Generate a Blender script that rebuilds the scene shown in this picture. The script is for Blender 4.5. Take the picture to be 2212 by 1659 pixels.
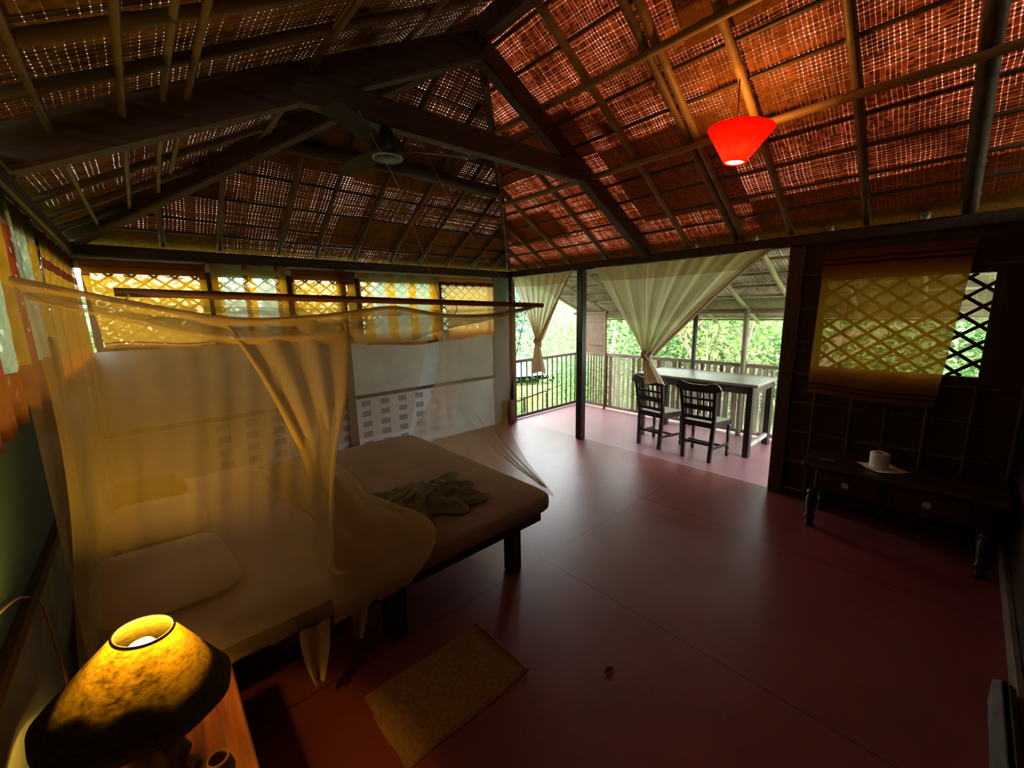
import bpy, math, random
from mathutils import Vector, Matrix, noise as mnoise
R = random.Random(7)
PI = math.pi
SC = bpy.context.scene
COL = SC.collection
for o in list(bpy.data.objects):
    bpy.data.objects.remove(o)

# ------------------------------------------------------------------ camera
cam = bpy.data.cameras.new('camera')
cam_o = bpy.data.objects.new('camera', cam)
COL.objects.link(cam_o)
PIT, ROLL, YAW = 0.1755, -0.0193, 0.8393
fw = Vector((math.cos(YAW)*math.cos(PIT), math.sin(YAW)*math.cos(PIT), -math.sin(PIT)))
rt = Vector((math.sin(YAW), -math.cos(YAW), 0))
up = rt.cross(fw)
r2 = math.cos(ROLL)*rt + math.sin(ROLL)*up
u2 = -math.sin(ROLL)*rt + math.cos(ROLL)*up
M = Matrix.Identity(4)
for i in range(3):
    M[i][0], M[i][1], M[i][2] = r2[i], u2[i], -fw[i]
M[2][3] = 1.7
cam_o.matrix_world = M
cam.sensor_fit = 'HORIZONTAL'
cam.sensor_width = 36.0
cam.lens = 883.2/2212*36.0
cam.clip_start = 0.05
cam.clip_end = 300
SC.camera = cam_o

# ------------------------------------------------------------------ world, exposure
W = bpy.data.worlds.new('sky'); SC.world = W
W.use_nodes = True
wn = W.node_tree.nodes; wl = W.node_tree.links
bg = wn['Background']
WORLD_STRENGTH = 21.0
bg.inputs['Strength'].default_value = WORLD_STRENGTH
wtc = wn.new('ShaderNodeTexCoord'); wsp = wn.new('ShaderNodeSeparateXYZ'); wrp = wn.new('ShaderNodeValToRGB')
wl.new(wtc.outputs['Generated'], wsp.inputs[0]); wl.new(wsp.outputs[2], wrp.inputs[0]); wl.new(wrp.outputs[0], bg.inputs['Color'])
# bright hazy horizon, deeper overcast sky overhead
wrp.color_ramp.elements[0].position = .02; wrp.color_ramp.elements[0].color = (.90, .97, 1.0, 1)
wrp.color_ramp.elements[1].position = .75; wrp.color_ramp.elements[1].color = (.40, .43, .47, 1)
SC.view_settings.view_transform = 'Standard'
SC.view_settings.look = 'None'
SC.view_settings.exposure = -0.12
SC.view_settings.gamma = 1.0
SC.view_settings.use_curve_mapping = False
cy = SC.cycles
cy.use_denoising = True
cy.max_bounces = 10
cy.diffuse_bounces = 5
cy.glossy_bounces = 3
cy.transmission_bounces = 6
cy.transparent_max_bounces = 24
cy.sample_clamp_indirect = 6.0
cy.caustics_reflective = False
cy.caustics_refractive = False

# ------------------------------------------------------------------ node helpers
class NT:
    def __init__(s, name):
        s.m = bpy.data.materials.new(name); s.m.use_nodes = True
        s.t = s.m.node_tree; s.t.nodes.clear()
        s.out = s.t.nodes.new('ShaderNodeOutputMaterial')
    def n(s, typ, **kw):
        nd = s.t.nodes.new('ShaderNode'+typ)
        for k, v in kw.items():
            setattr(nd, k, v)
        return nd
    def put(s, sock, v):
        if v is None: return
        if hasattr(v, 'is_output'): s.t.links.new(v, sock)
        elif isinstance(v, (tuple, list)) and len(v) == 3 and sock.type == 'RGBA': sock.default_value = (*v, 1)
        else: sock.default_value = v
    def math(s, op, a, b=None, c=None, clamp=False):
        nd = s.n('Math', operation=op, use_clamp=clamp)
        for i, v in enumerate((a, b, c)):
            s.put(nd.inputs[i], v)
        return nd.outputs[0]
    def mix(s, fac, a, b):
        nd = s.n('Mix', data_type='RGBA')
        s.put(nd.inputs[0], fac); s.put(nd.inputs[6], a); s.put(nd.inputs[7], b)
        return nd.outputs[2]
    def sh(s, fac, a, b):
        nd = s.n('MixShader')
        s.put(nd.inputs[0], fac); s.put(nd.inputs[1], a); s.put(nd.inputs[2], b)
        return nd.outputs[0]
    def coord(s, which='Object', scale=(1, 1, 1), loc=(0, 0, 0), rot=(0, 0, 0)):
        tc = s.n('TexCoord'); mp = s.n('Mapping')
        s.t.links.new(tc.outputs[which], mp.inputs[0])
        mp.inputs['Scale'].default_value = scale; mp.inputs['Location'].default_value = loc
        mp.inputs['Rotation'].default_value = rot
        return mp.outputs[0]
    def noise(s, vec, scale=5, detail=4, rough=.55):
        nd = s.n('TexNoise'); s.put(nd.inputs['Vector'], vec)
        nd.inputs['Scale'].default_value = scale; nd.inputs['Detail'].default_value = detail
        nd.inputs['Roughness'].default_value = rough
        return nd.outputs['Fac']
    def wnoise(s, dim, vec=None, w=None):
        nd = s.n('TexWhiteNoise', noise_dimensions=dim)
        if vec is not None: s.put(nd.inputs['Vector'], vec)
        if w is not None: s.put(nd.inputs['W'], w)
        return nd.outputs['Value']
    def ramp(s, fac, stops):
        nd = s.n('ValToRGB'); s.put(nd.inputs[0], fac)
        el = nd.color_ramp.elements
        while len(el) < len(stops): el.new(.5)
        for e, (p, c) in zip(el, stops):
            e.position = p; e.color = (*c, 1)
        return nd.outputs[0]
    def bsdf(s, col, rough=.7, spec=.3, normal=None, **kw):
        b = s.n('BsdfPrincipled')
        s.put(b.inputs['Base Color'], col); s.put(b.inputs['Roughness'], rough)
        b.inputs['Specular IOR Level'].default_value = spec
        if normal is not None: s.put(b.inputs['Normal'], normal)
        for k, v in kw.items(): s.put(b.inputs[k], v)
        return b.outputs[0]
    def bump(s, h, strength=.3, dist=.01):
        b = s.n('Bump'); b.inputs['Strength'].default_value = strength; b.inputs['Distance'].default_value = dist
        s.put(b.inputs['Height'], h)
        return b.outputs[0]
    def done(s, shader):
        s.t.links.new(shader, s.out.inputs['Surface'])
        return s.m

def lerp3(c, k): return tuple(min(1, x*k) for x in c)

def plain(name, col, rough=.6, var=.35, scale=6, spec=.3, stretch=(1, 1, 1), bump=.15, metallic=0.0):
    t = NT(name); v = t.coord('Object', stretch)
    f = t.noise(v, scale, 5)
    c = t.ramp(f, [(.3, lerp3(col, 1-var)), (.7, lerp3(col, 1+var))])
    return t.done(t.bsdf(c, rough, spec, t.bump(f, bump) if bump else None, Metallic=metallic))

def wood(name, col, rough=.5, axis=0, spec=.35):
    s = [14, 14, 14]; s[axis] = 1.2
    return plain(name, col, rough, .45, 3.0, spec, tuple(s), .25)

def bamboo_mat(name, col):
    t = NT(name)
    f = t.noise(t.coord('Object'), 9, 4)
    oi = t.n('ObjectInfo')
    k = t.math('ADD', t.math('MULTIPLY', f, .6), t.math('MULTIPLY', oi.outputs['Random'], .4))
    c = t.ramp(k, [(.2, lerp3(col, .55)), (.75, lerp3(col, 1.35))])
    return t.done(t.bsdf(c, .5, .3, t.bump(f, .15)))

def cloth(name, colsock, t, see=.25, trans=.5, rough=.9):
    """cloth: diffuse + translucent, with the open share of the weave letting light straight through"""
    d = t.n('BsdfDiffuse'); t.put(d.inputs[0], colsock)
    tr = t.n('BsdfTranslucent'); t.put(tr.inputs[0], colsock)
    tp = t.n('BsdfTransparent'); t.put(tp.inputs[0], t.mix(.28, colsock, (.9, .9, .8)))
    s = t.sh(trans, d.outputs[0], tr.outputs[0])
    return t.done(t.sh(see, s, tp.outputs[0]))

def weave_mat(name, strand, trans, slit, dens=1.0, openshare=.7, pitch=.022, panel=(.95, .46), seed=0.0, transfac=.5, holeboost=1.0):
    """woven bamboo mat: strands of two directions, uneven gaps, panels laid double here and there"""
    t = NT(name)
    uvn = t.n('UVMap')
    nz = t.n('TexNoise'); t.put(nz.inputs['Vector'], uvn.outputs[0]); nz.inputs['Scale'].default_value = 3.0
    vm = t.n('VectorMath', operation='MULTIPLY_ADD')
    t.put(vm.inputs[0], nz.outputs['Color']); vm.inputs[1].default_value = (.03, .03, 0); t.put(vm.inputs[2], uvn.outputs[0])
    sp = t.n('SeparateXYZ'); t.put(sp.inputs[0], vm.outputs[0])
    u, v = sp.outputs[0], sp.outputs[1]
    pu = t.math('FLOOR', t.math('DIVIDE', t.math('ADD', u, .31+seed), panel[0]))
    pv = t.math('FLOOR', t.math('DIVIDE', t.math('ADD', v, .12+seed), panel[1]))
    cmb = t.n('CombineXYZ'); t.put(cmb.inputs[0], pu); t.put(cmb.inputs[1], pv); cmb.inputs[2].default_value = 3.7+seed
    pr = t.wnoise('3D', cmb.outputs[0])
    opened = t.math('LESS_THAN', pr, openshare)
    soft = t.noise(uvn.outputs[0], 2.2, 3)
    soft = t.math('MULTIPLY', t.math('SUBTRACT', soft, .28, clamp=True), 2.3, clamp=True)
    D = t.math('MULTIPLY', t.math('MAXIMUM', opened, .06), soft)
    D = t.math('MULTIPLY', D, dens)
    def strands(x, other_panel, off):
        c = t.math('DIVIDE', x, pitch)
        i = t.math('FLOOR', c); f = t.math('FRACT', c)
        w = t.math('ADD', i, t.math('MULTIPLY', other_panel, 17.31+off))
        r = t.wnoise('1D', w=t.math('ADD', w, 100.5+off+seed*13))
        g = t.math('MULTIPLY', t.math('MAXIMUM', t.math('SUBTRACT', r, .10), 0.0), t.math('MULTIPLY', D, .36))
        return t.math('LESS_THAN', f, g), i
    gu, iu = strands(u, pv, 0.0)
    gv, iv = strands(v, pu, 7.0)
    hole = t.math('MULTIPLY', gu, gv)
    sl = t.math('MAXIMUM', gu, gv)
    cm2 = t.n('CombineXYZ'); t.put(cm2.inputs[0], iu); t.put(cm2.inputs[1], iv)
    cr = t.wnoise('2D', cm2.outputs[0])
    col = t.ramp(t.math('ADD', t.math('MULTIPLY', cr, .35), t.math('MULTIPLY', soft, .65)), [(.1, lerp3(strand, .55)), (.9, lerp3(strand, 1.25))])
    d = t.n('BsdfDiffuse'); t.put(d.inputs[0], col)
    tr = t.n('BsdfTranslucent')
    k2 = t.math('POWER', t.wnoise('2D', cm2.outputs[0]), 1.6)
    k3 = t.math('MULTIPLY', t.math('MULTIPLY', D, 1.2, clamp=True), t.math('ADD', .10, t.math('MULTIPLY', k2, 1.1)))
    t.put(tr.inputs[0], t.mix(k3, lerp3(trans, .05), trans))
    s = t.sh(transfac, d.outputs[0], tr.outputs[0])
    ts = t.n('BsdfTranslucent'); ts.inputs[0].default_value = (*slit, 1)
    s = t.sh(t.math('MULTIPLY', sl, .85), s, ts.outputs[0])
    tp = t.n('BsdfTransparent'); tp.inputs[0].default_value = (.30, .29, .27, 1)   # grey tint put in to dim the daylight through the gaps
    s = t.sh(t.math('MULTIPLY', hole, holeboost), s, tp.outputs[0])
    return t.done(s)

# ------------------------------------------------------------------ mesh helpers
class MB:
    def __init__(s): s.v = []; s.f = []; s.uv = []
    def add(s, vs, fs, uvs=None):
        b = len(s.v); s.v += [Vector(p) for p in vs]
        for k, f in enumerate(fs):
            s.f.append([b+i for i in f]); s.uv.append([uvs[i] for i in f] if uvs else None)
        return s
    def box(s, lo, hi):
        x0, y0, z0 = lo; x1, y1, z1 = hi
        return s.add([(x0,y0,z0),(x1,y0,z0),(x1,y1,z0),(x0,y1,z0),(x0,y0,z1),(x1,y0,z1),(x1,y1,z1),(x0,y1,z1)],
              [(0,3,2,1),(4,5,6,7),(0,1,5,4),(1,2,6,5),(2,3,7,6),(3,0,4,7)])
    def cbox(s, lo, hi, b=.006):
        """box with chamfered vertical-section edges"""
        x0,y0,z0 = lo; x1,y1,z1 = hi
        b = min(b, (x1-x0)*.4, (y1-y0)*.4, (z1-z0)*.4)
        rings = []
        for z, i in ((z0, b), (z0+b, 0), (z1-b, 0), (z1, b)):
            ring = []
            for (cx_, cy_, sx, sy) in ((x0,y0,1,1),(x1,y0,-1,1),(x1,y1,-1,-1),(x0,y1,1,-1)):
                pts = [(cx_+sx*i, cy_+sy*(b+i)), (cx_+sx*(b+i), cy_+sy*i)]
                if (sx, sy) in ((-1, 1), (1, -1)): pts.reverse()
                ring += [(p[0], p[1], z) for p in pts]
            rings.append(ring)
        return s.rings(rings)
    def rings(s, rings, cap=True, closed=True):
        n = len(rings[0]); vs = [p for r in rings for p in r]; fs = []
        for k in range(len(rings)-1):
            for i in range(n if closed else n-1):
                j = (i+1) % n
                fs.append((k*n+i, k*n+j, (k+1)*n+j, (k+1)*n+i))
        if cap:
            fs.append(tuple(range(n-1, -1, -1))); fs.append(tuple((len(rings)-1)*n+i for i in range(n)))
        return s.add(vs, fs)
    def beam(s, p, q, w, h, upv=(0, 0, 1)):
        p = Vector(p); q = Vector(q); d = (q-p).normalized(); upv = Vector(upv)
        side = d.cross(upv).normalized(); u = side.cross(d).normalized()
        def ring(c, k=1):
            b = min(w, h)*.12
            o = []
            for a, bb in ((-w/2+b,-h/2),(w/2-b,-h/2),(w/2,-h/2+b),(w/2,h/2-b),(w/2-b,h/2),(-w/2+b,h/2),(-w/2,h/2-b),(-w/2,-h/2+b)):
                o.append(c+side*a+u*bb)
            return o
        return s.rings([ring(p), ring(q)])
    def tube(s, path, rad, n=8, cap=True):
        path = [Vector(p) for p in path]; rr = rad if isinstance(rad, (list, tuple)) else [rad]*len(path)
        rings = []; nrm = None
        for i, p in enumerate(path):
            d = (path[min(i+1, len(path)-1)]-path[max(i-1, 0)])
            d = d.normalized() if d.length > 1e-9 else Vector((0, 0, 1))
            if nrm is None:
                a = Vector((0, 0, 1)) if abs(d.z) < .9 else Vector((1, 0, 0))
                nrm = d.cross(a).normalized()
            nrm = (nrm - d*nrm.dot(d)).normalized()
            b = d.cross(nrm)
            rings.append([p+(nrm*math.cos(2*PI*k/n)+b*math.sin(2*PI*k/n))*rr[i] for k in range(n)])
        return s.rings(rings, cap)
    def lathe(s, prof, c=(0, 0, 0), n=16, cap=True, axis=None):
        c = Vector(c); rings = []
        rot = Vector((0, 0, 1)).rotation_difference(Vector(axis).normalized()).to_matrix() if axis else None
        for r, z in prof:
            ring = [Vector((max(r, 1e-4)*math.cos(2*PI*k/n), max(r, 1e-4)*math.sin(2*PI*k/n), z)) for k in range(n)]
            if rot: ring = [rot @ p for p in ring]
            rings.append([p+c for p in ring])
        return s.rings(rings, cap)
    def grid(s, fn, nu, nv, uvfn=None):
        vs = [fn(i/nu, j/nv) for j in range(nv+1) for i in range(nu+1)]
        uv = [(uvfn(i/nu, j/nv) if uvfn else (i/nu, j/nv)) for j in range(nv+1) for i in range(nu+1)]
        fs = [(j*(nu+1)+i, j*(nu+1)+i+1, (j+1)*(nu+1)+i+1, (j+1)*(nu+1)+i) for j in range(nv) for i in range(nu)]
        return s.add(vs, fs, uv)
    def bamboo(s, p, q, r, n=8, node=.32, seed=0):
        """a bamboo pole with swollen nodes and a slight bow"""
        p = Vector(p); q = Vector(q); L = (q-p).length; rn = random.Random(seed)
        path = []; rad = []; t = 0.0
        d = (q-p)/max(L, 1e-6)
        a = d.cross(Vector((0, 0, 1)));
        a = a.normalized() if a.length > .01 else Vector((1, 0, 0))
        bow = rn.uniform(-.012, .012)*L
        def pt(x): return p+d*x+a*bow*math.sin(PI*x/L)
        x = rn.uniform(.05, node); ks = [0.0]
        while x < L-.06:
            ks += [x-.018, x, x+.018]; x += node*rn.uniform(.8, 1.2)
        ks.append(L)
        for i, k in enumerate(ks):
            isn = (i % 3 == 2) and 0 < i < len(ks)-1
            path.append(pt(k)); rad.append(r*(1.16 if isn else 1.0))
        return s.tube(path, rad, n)

WL = {}
def link(o, parent, matrix=None):
    COL.objects.link(o)
    if parent is not None: o.parent = parent
def build(mb, name, mat, parent=None, smooth=False, local=False, loc=None, uvs=False):
    me = bpy.data.meshes.new(name)
    off = Vector((0, 0, 0))
    if parent is not None and not local: off = WL.get(parent.name, Vector())
    if parent is None and loc is not None: off = Vector(loc)
    me.from_pydata([tuple(p-off) for p in mb.v], [], mb.f)
    if any(u is not None for u in mb.uv):
        l = me.uv_layers.new(name='UVMap'); k = 0
        for u, f in zip(mb.uv, mb.f):
            for i in range(len(f)):
                l.data[k].uv = u[i] if u else (0, 0); k += 1
    me.materials.append(mat)
    if smooth:
        for p in me.polygons: p.use_smooth = True
    me.update()
    o = bpy.data.objects.new(name, me)
    link(o, parent)
    if parent is None:
        o.location = off; WL[o.name] = off.copy()
    else: WL[o.name] = WL.get(parent.name, Vector())
    return o
def thing(name, label, cat, loc=(0, 0, 0), group=None):
    o = bpy.data.objects.new(name, None); COL.objects.link(o)
    o.empty_display_size = .1
    o.location = loc; WL[o.name] = Vector(loc)
    return tag(o, label, cat, group)
def tag(o, label, cat, group=None, kind=None):
    o['label'] = label; o['category'] = cat
    if group: o['group'] = group
    if kind: o['kind'] = kind
    return o
def struct(o):
    o['kind'] = 'structure'; return o
def copy_tree(o, parent=None):
    c = o.copy(); COL.objects.link(c)
    if parent is not None: c.parent = parent
    for ch in list(o.children): copy_tree(ch, c)
    return c

# ------------------------------------------------------------------ palette
M_darkwood = wood('dark timber', (.042, .021, .010), .55, 0)
M_darkwoodz = wood('dark timber upright', (.035, .020, .011), .5, 2)
M_blackwood = wood('black polished wood', (.016, .009, .007), .32, 2, .5)
M_beam = wood('brown timber', (.060, .027, .012), .6, 0)
M_bamboo = bamboo_mat('bamboo', (.22, .13, .05))
M_bamboo_dark = bamboo_mat('smoked bamboo', (.085, .05, .025))
M_bamboo_pale = bamboo_mat('pale bamboo', (.36, .30, .20))
M_orangewood = wood('orange brown wood', (.30, .085, .02), .45, 1)
M_cane = plain('cane seat', (.55, .52, .40), .7, .2, 60)
M_steel = plain('polished metal', (.7, .68, .62), .3, .1, 10, .5, bump=0, metallic=.8)
M_black = plain('black plastic', (.012, .012, .012), .4, .2, 20)
M_white = plain('white plastic', (.7, .7, .66), .5, .1, 10)
M_grey = plain('grey painted panel', (.52, .58, .50), .7, .18, 2.5)
M_teal = plain('teal painted panel', (.045, .095, .115), .6, .2, 2.5)
M_darkpanel = plain('dark rattan panel', (.045, .024, .013), .7, .4, 30, .2, (1, 6, 1))
M_paper = plain('tissue paper', (.80, .74, .64), .9, .06, 20)

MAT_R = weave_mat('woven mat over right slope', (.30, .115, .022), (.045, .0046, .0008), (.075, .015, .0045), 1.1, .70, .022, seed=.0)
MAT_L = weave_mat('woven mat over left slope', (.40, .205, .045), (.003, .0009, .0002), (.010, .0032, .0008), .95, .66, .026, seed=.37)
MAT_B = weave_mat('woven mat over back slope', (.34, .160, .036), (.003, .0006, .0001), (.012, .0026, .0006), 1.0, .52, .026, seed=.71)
MAT_V = weave_mat('woven mat over veranda', (.42, .36, .26), (.03, .02, .01), (.10, .08, .05), .55, .8, .026, seed=.53)
MAT_W = weave_mat('woven mat wall', (.10, .055, .03), (.02, .008, .004), (.03, .015, .01), .0, 1.0, .02, seed=.2, transfac=.05, holeboost=0)

# ------------------------------------------------------------------ room dimensions (metres)
XL, XR, YB, YF = -.33, 4.20, 4.70, -.34
XM = (XL+XR)/2
ZP = 2.28          # top of the wall plates
Z0, SL = 2.36, .57 # underside of the mats above the wall line, pitch
HALF = (XR-XL)/2
YA = YB-HALF       # where the hip meets the ridge
ZA = Z0+SL*HALF

# ------------------------------------------------------------------ floor
def floor_mat():
    t = NT('red oxide concrete'); v = t.coord('Object')
    sp = t.n('SeparateXYZ'); t.put(sp.inputs[0], v)
    f = t.noise(v, 3, 6); f2 = t.noise(v, 45, 3)
    k = t.math('ADD', t.math('MULTIPLY', f, .7), t.math('MULTIPLY', f2, .3))
    c = t.ramp(k, [(.3, (.18, .031, .033)), (.7, (.28, .058, .061))])
    # cast joints of the slab
    def line(s, at, w=.006):
        return t.math('LESS_THAN', t.math('ABSOLUTE', t.math('SUBTRACT', t.math('ADD', s, t.math('MULTIPLY', f, .012)), at)), w)
    j = line(sp.outputs[1], 1.815)
    for at in (1.885, 3.22): j = t.math('MAXIMUM', j, line(sp.outputs[0], at))
    c = t.mix(t.math('MULTIPLY', j, .75), c, (.05, .015, .015))
    c = t.mix(t.math('MULTIPLY', t.math('GREATER_THAN', sp.outputs[0], 4.27), .38), c, (.50, .30, .36))   # veranda daylight painted into the slab as a paler lilac
    edge = line(sp.outputs[0], 4.27, .014)
    c = t.mix(t.math('MULTIPLY', edge, .5), c, (.42, .30, .30))
    rg = t.math('ADD', t.math('MULTIPLY', f2, .20), .28)
    return t.done(t.bsdf(c, rg, .62, t.bump(k, .10, .004)))
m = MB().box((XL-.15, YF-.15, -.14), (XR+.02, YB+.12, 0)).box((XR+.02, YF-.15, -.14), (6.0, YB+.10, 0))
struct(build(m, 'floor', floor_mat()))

# ------------------------------------------------------------------ roof mats
def slope_R(y, d, dn=0.0): return Vector((XR-d, y, Z0+SL*d-dn))
def slope_L(y, d, dn=0.0): return Vector((XL+d, y, Z0+SL*d-dn))
def slope_B(x, d, dn=0.0): return Vector((x, YB-d, Z0+SL*d-dn))
K = math.sqrt(1+SL*SL)
def roof_poly(pts, uvfn, nm, mat):
    m = MB()
    tk = .012
    n = len(pts)
    m.add(pts, [tuple(range(n))], [uvfn(p) for p in pts])
    return struct(build(m, nm, mat))
YFR = YF-.15
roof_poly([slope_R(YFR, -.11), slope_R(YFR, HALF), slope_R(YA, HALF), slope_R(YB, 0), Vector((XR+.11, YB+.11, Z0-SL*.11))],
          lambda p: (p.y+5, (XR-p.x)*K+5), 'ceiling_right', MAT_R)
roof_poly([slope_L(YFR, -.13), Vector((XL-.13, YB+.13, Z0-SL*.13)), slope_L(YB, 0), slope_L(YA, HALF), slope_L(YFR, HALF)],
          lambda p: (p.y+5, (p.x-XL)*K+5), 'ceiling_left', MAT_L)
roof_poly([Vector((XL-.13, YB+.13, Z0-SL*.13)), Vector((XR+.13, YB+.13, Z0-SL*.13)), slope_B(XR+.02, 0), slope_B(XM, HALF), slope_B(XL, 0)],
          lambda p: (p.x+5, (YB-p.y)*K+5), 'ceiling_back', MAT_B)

# ------------------------------------------------------------------ walls
def lattice(x0, x1, z0, z1, step=.105, w=.016, th=.010):
    """diamond lattice of crossing laths in the local u,z plane: returns list of segments"""
    segs = []
    H = z1-z0; Wd = x1-x0
    slope = .78
    k = -H/slope
    s = step/1.0
    for sgn in (1, -1):
        u = x0-H/slope-s
        while u < x1+H/slope+s:
            a = (u, z0 if sgn > 0 else z1); b = (u+H/slope, z1 if sgn > 0 else z0)
            # clip to x range
            ta = 0.0; tb = 1.0
            dx = b[0]-a[0]
            ta = max(ta, (x0-a[0])/dx); tb = min(tb, (x1-a[0])/dx)
            if tb-ta > .02:
                f = lambda t_: (a[0]+dx*t_, a[1]+(b[1]-a[1])*t_)
                segs.append((f(ta), f(tb), sgn))
            u += s
    return segs
def window(num, axis, pos, u0, u1, z0, z1, thick=.05, step=.14, w=.018):
    """window_<n>: timber frame with a diamond lattice of laths"""
    nm = 'window_%d' % num
    def P(u, z, off=0): return (u, pos+off, z) if axis == 'x' else (pos+off, u, z)
    cu, cz = (u0+u1)/2, z0
    root = bpy.data.objects.new(nm, None); COL.objects.link(root); root['kind'] = 'structure'
    root.location = P(cu, cz); WL[root.name] = Vector(P(cu, cz))
    fr = MB(); b = .035
    n = (0, 1, 0) if axis == 'x' else (1, 0, 0)
    for a, c in (((u0, z0+b/2), (u1, z0+b/2)), ((u0, z1-b/2), (u1, z1-b/2)), ((u0+b/2, z0+b), (u0+b/2, z1-b)), ((u1-b/2, z0+b), (u1-b/2, z1-b))):
        fr.beam(P(*a), P(*c), thick, b, n if False else ((0, 0, 1) if a[1] == c[1] else n))
    build(fr, 'window_frame', M_darkwoodz, root)
    lt = MB()
    for a, c, sgn in lattice(u0+b, u1-b, z0+b, z1-b, step):
        lt.beam(P(a[0], a[1], sgn*.006), P(c[0], c[1], sgn*.006), w, .010, n)
    # beam() takes width across side, height along up=n: laths lie flat in the wall
    build(lt, 'window_lattice', M_darkwoodz, root)
    return root
# back wall: board panels under the windows, timber posts and rails
ZS, ZT = 1.44, 2.10
bw = MB().box((XL-.05, YB, 0), (XR+.03, YB+.05, ZS)).box((XL-.05, YB, ZT), (XR+.03, YB+.05, ZP-.09)).box((3.86, YB, ZS), (XR+.03, YB+.05, ZT))
struct(build(bw, 'wall_back', M_grey))
wb = [(-.28, .50), (.555, 1.15), (1.20, 1.83), (1.89, 2.92), (2.97, 3.84)]
for i, (a, b) in enumerate(wb): window(i+1, 'x', YB+.02, a, b, ZS, ZT)
for i, x in enumerate((.527, 1.175, 1.86, 2.945)):
    struct(build(MB().box((x-.027, YB-.005, ZS), (x+.027, YB+.045, ZT)), 'trim_%d' % (i+1), M_darkwoodz))
# left wall
lw = MB().box((XL-.05, YF, 0), (XL, YB+.05, ZS-.04)).box((XL-.05, YF, ZT), (XL, YB+.05, ZP-.09)).box((XL-.05, YF, ZS-.04), (XL, 1.30, ZT))
M_greyd = plain('weathered grey panel', (.16, .17, .14), .8, .35, 5)
struct(build(lw, 'wall_left', M_teal))
struct(build(MB().box((XL, YF, 0), (XL+.006, 2.40, .93)), 'trim_5', M_greyd))
struct(build(MB().box((XL, YF, .93), (XL+.022, 2.40, .965)), 'trim_6', M_darkwood))
struct(build(MB().beam((XL+.03, 2.10, 0), (XL+.03, 2.60, 1.62), .085, .05, (1, 0, 0)), 'trim_7', M_blackwood))
window(6, 'y', XL-.02, 1.32, 2.40, ZS-.04, ZT)
window(7, 'y', XL-.02, 2.48, 4.66, ZS-.04, ZT)
# rail and post of the back wall
struct(build(MB().box((XL, YB-.03, .725), (3.86, YB, .765)), 'trim_8', M_darkwood))
struct(build(MB().box((1.655, YB-.05, 0), (1.745, YB, 2.19)), 'trim_9', wood('brown post', (.13, .085, .05), .6, 2)))
# right wall: solid part between the opening and the front corner
WY0, WY1, WZ0, WZ1 = -.13, .86, 1.16, 1.93
rw = MB()
for lo, hi in (((YF, 0), (1.0, WZ0)), ((YF, WZ1), (1.0, 2.19)), ((YF, WZ0), (WY0, WZ1)), ((WY1, WZ0), (1.0, WZ1))):
    rw.box((XR, lo[0], lo[1]), (XR+.05, hi[0], hi[1]))
struct(build(rw, 'wall_right', M_darkpanel))
window(8, 'y', XR+.02, WY0, WY1, WZ0, WZ1, .06, .165, .022)
# front wall behind the camera with its gable
fwm = MB().box((XL-.05, YF-.05, 0), (XR+.05, YF, ZP))
fwm.add([(XL, YF-.03, ZP), (XR, YF-.03, ZP), (XM, YF-.03, ZA-.01), (XL, YF-.05, ZP), (XR, YF-.05, ZP), (XM, YF-.05, ZA-.01)], [(0, 1, 2), (3, 5, 4), (1, 4, 5, 2), (0, 2, 5, 3)])
struct(build(fwm, 'wall_front', M_darkpanel))
struct(build(MB().cbox((.7, YF, 0), (4.15, YF+.03, .10)), 'baseboard_front', plain('worn base strip', (.16, .12, .09), .7, .3, 8)))
tag(build(MB().cbox((1.75, YF+.035, 0), (2.50, YF+.10, .15), .02), 'plinth', plain('pale cement', (.13, .125, .11), .8, .2, 8), None, False, False, (2.1, -.27, 0)),
    'low pale cement plinth on the red floor against the front wall', 'plinth')
# wall plates
for nm, a, b in (('trim_10', (XL-.07, YB+.01, ZP-.045), (XR+.08, YB+.01, ZP-.045)), ('trim_11', (XR+.01, YF, ZP-.045), (XR+.01, YB-.04, ZP-.045)),
                 ('trim_12', (XL-.02, YF, ZP-.045), (XL-.02, YB-.04, ZP-.045))):
    struct(build(MB().beam(a, b, .10, .09), nm, M_darkwood))
# corner panel and posts of the right side
struct(build(MB().box((3.86, YB-.012, 0), (4.15, YB, 2.19)), 'trim_13', plain('blue grey corner panel', (.17, .21, .20), .7, .2, 3)))
def post(x, y, z0, z1, w, name, label, mat, cat='post'):
    m = MB().cbox((x-w/2, y-w/2, z0), (x+w/2, y+w/2, z1), .008)
    return tag(build(m, name, mat, None, False, False, (x, y, z0)), label, cat)
post(XR+.02, YB-.03, 0, 2.19, .075, 'corner_post', 'brown corner post where the back wall meets the open veranda side', M_beam)
post(XR+.02, 3.345, 0, 2.19, .095, 'wooden_post', 'dark square post standing between the two knotted cream curtains', M_blackwood)
post(XR+.02, 1.035, 0, 2.19, .115, 'wooden_post', 'thick brown post between the wide curtain opening and the rattan wall', M_beam)
tag(build(MB().lathe([(.075, 0), (.08, .1), (.07, .3), (.06, .36)], (4.07, YB-.10, 0), 10), 'post_stump', wood('brown stump', (.10, .04, .022), .7, 2), None, True, False, (4.07, YB-.1, 0)),
    'short brown wooden stump on the floor below the corner post', 'stump')

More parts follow.
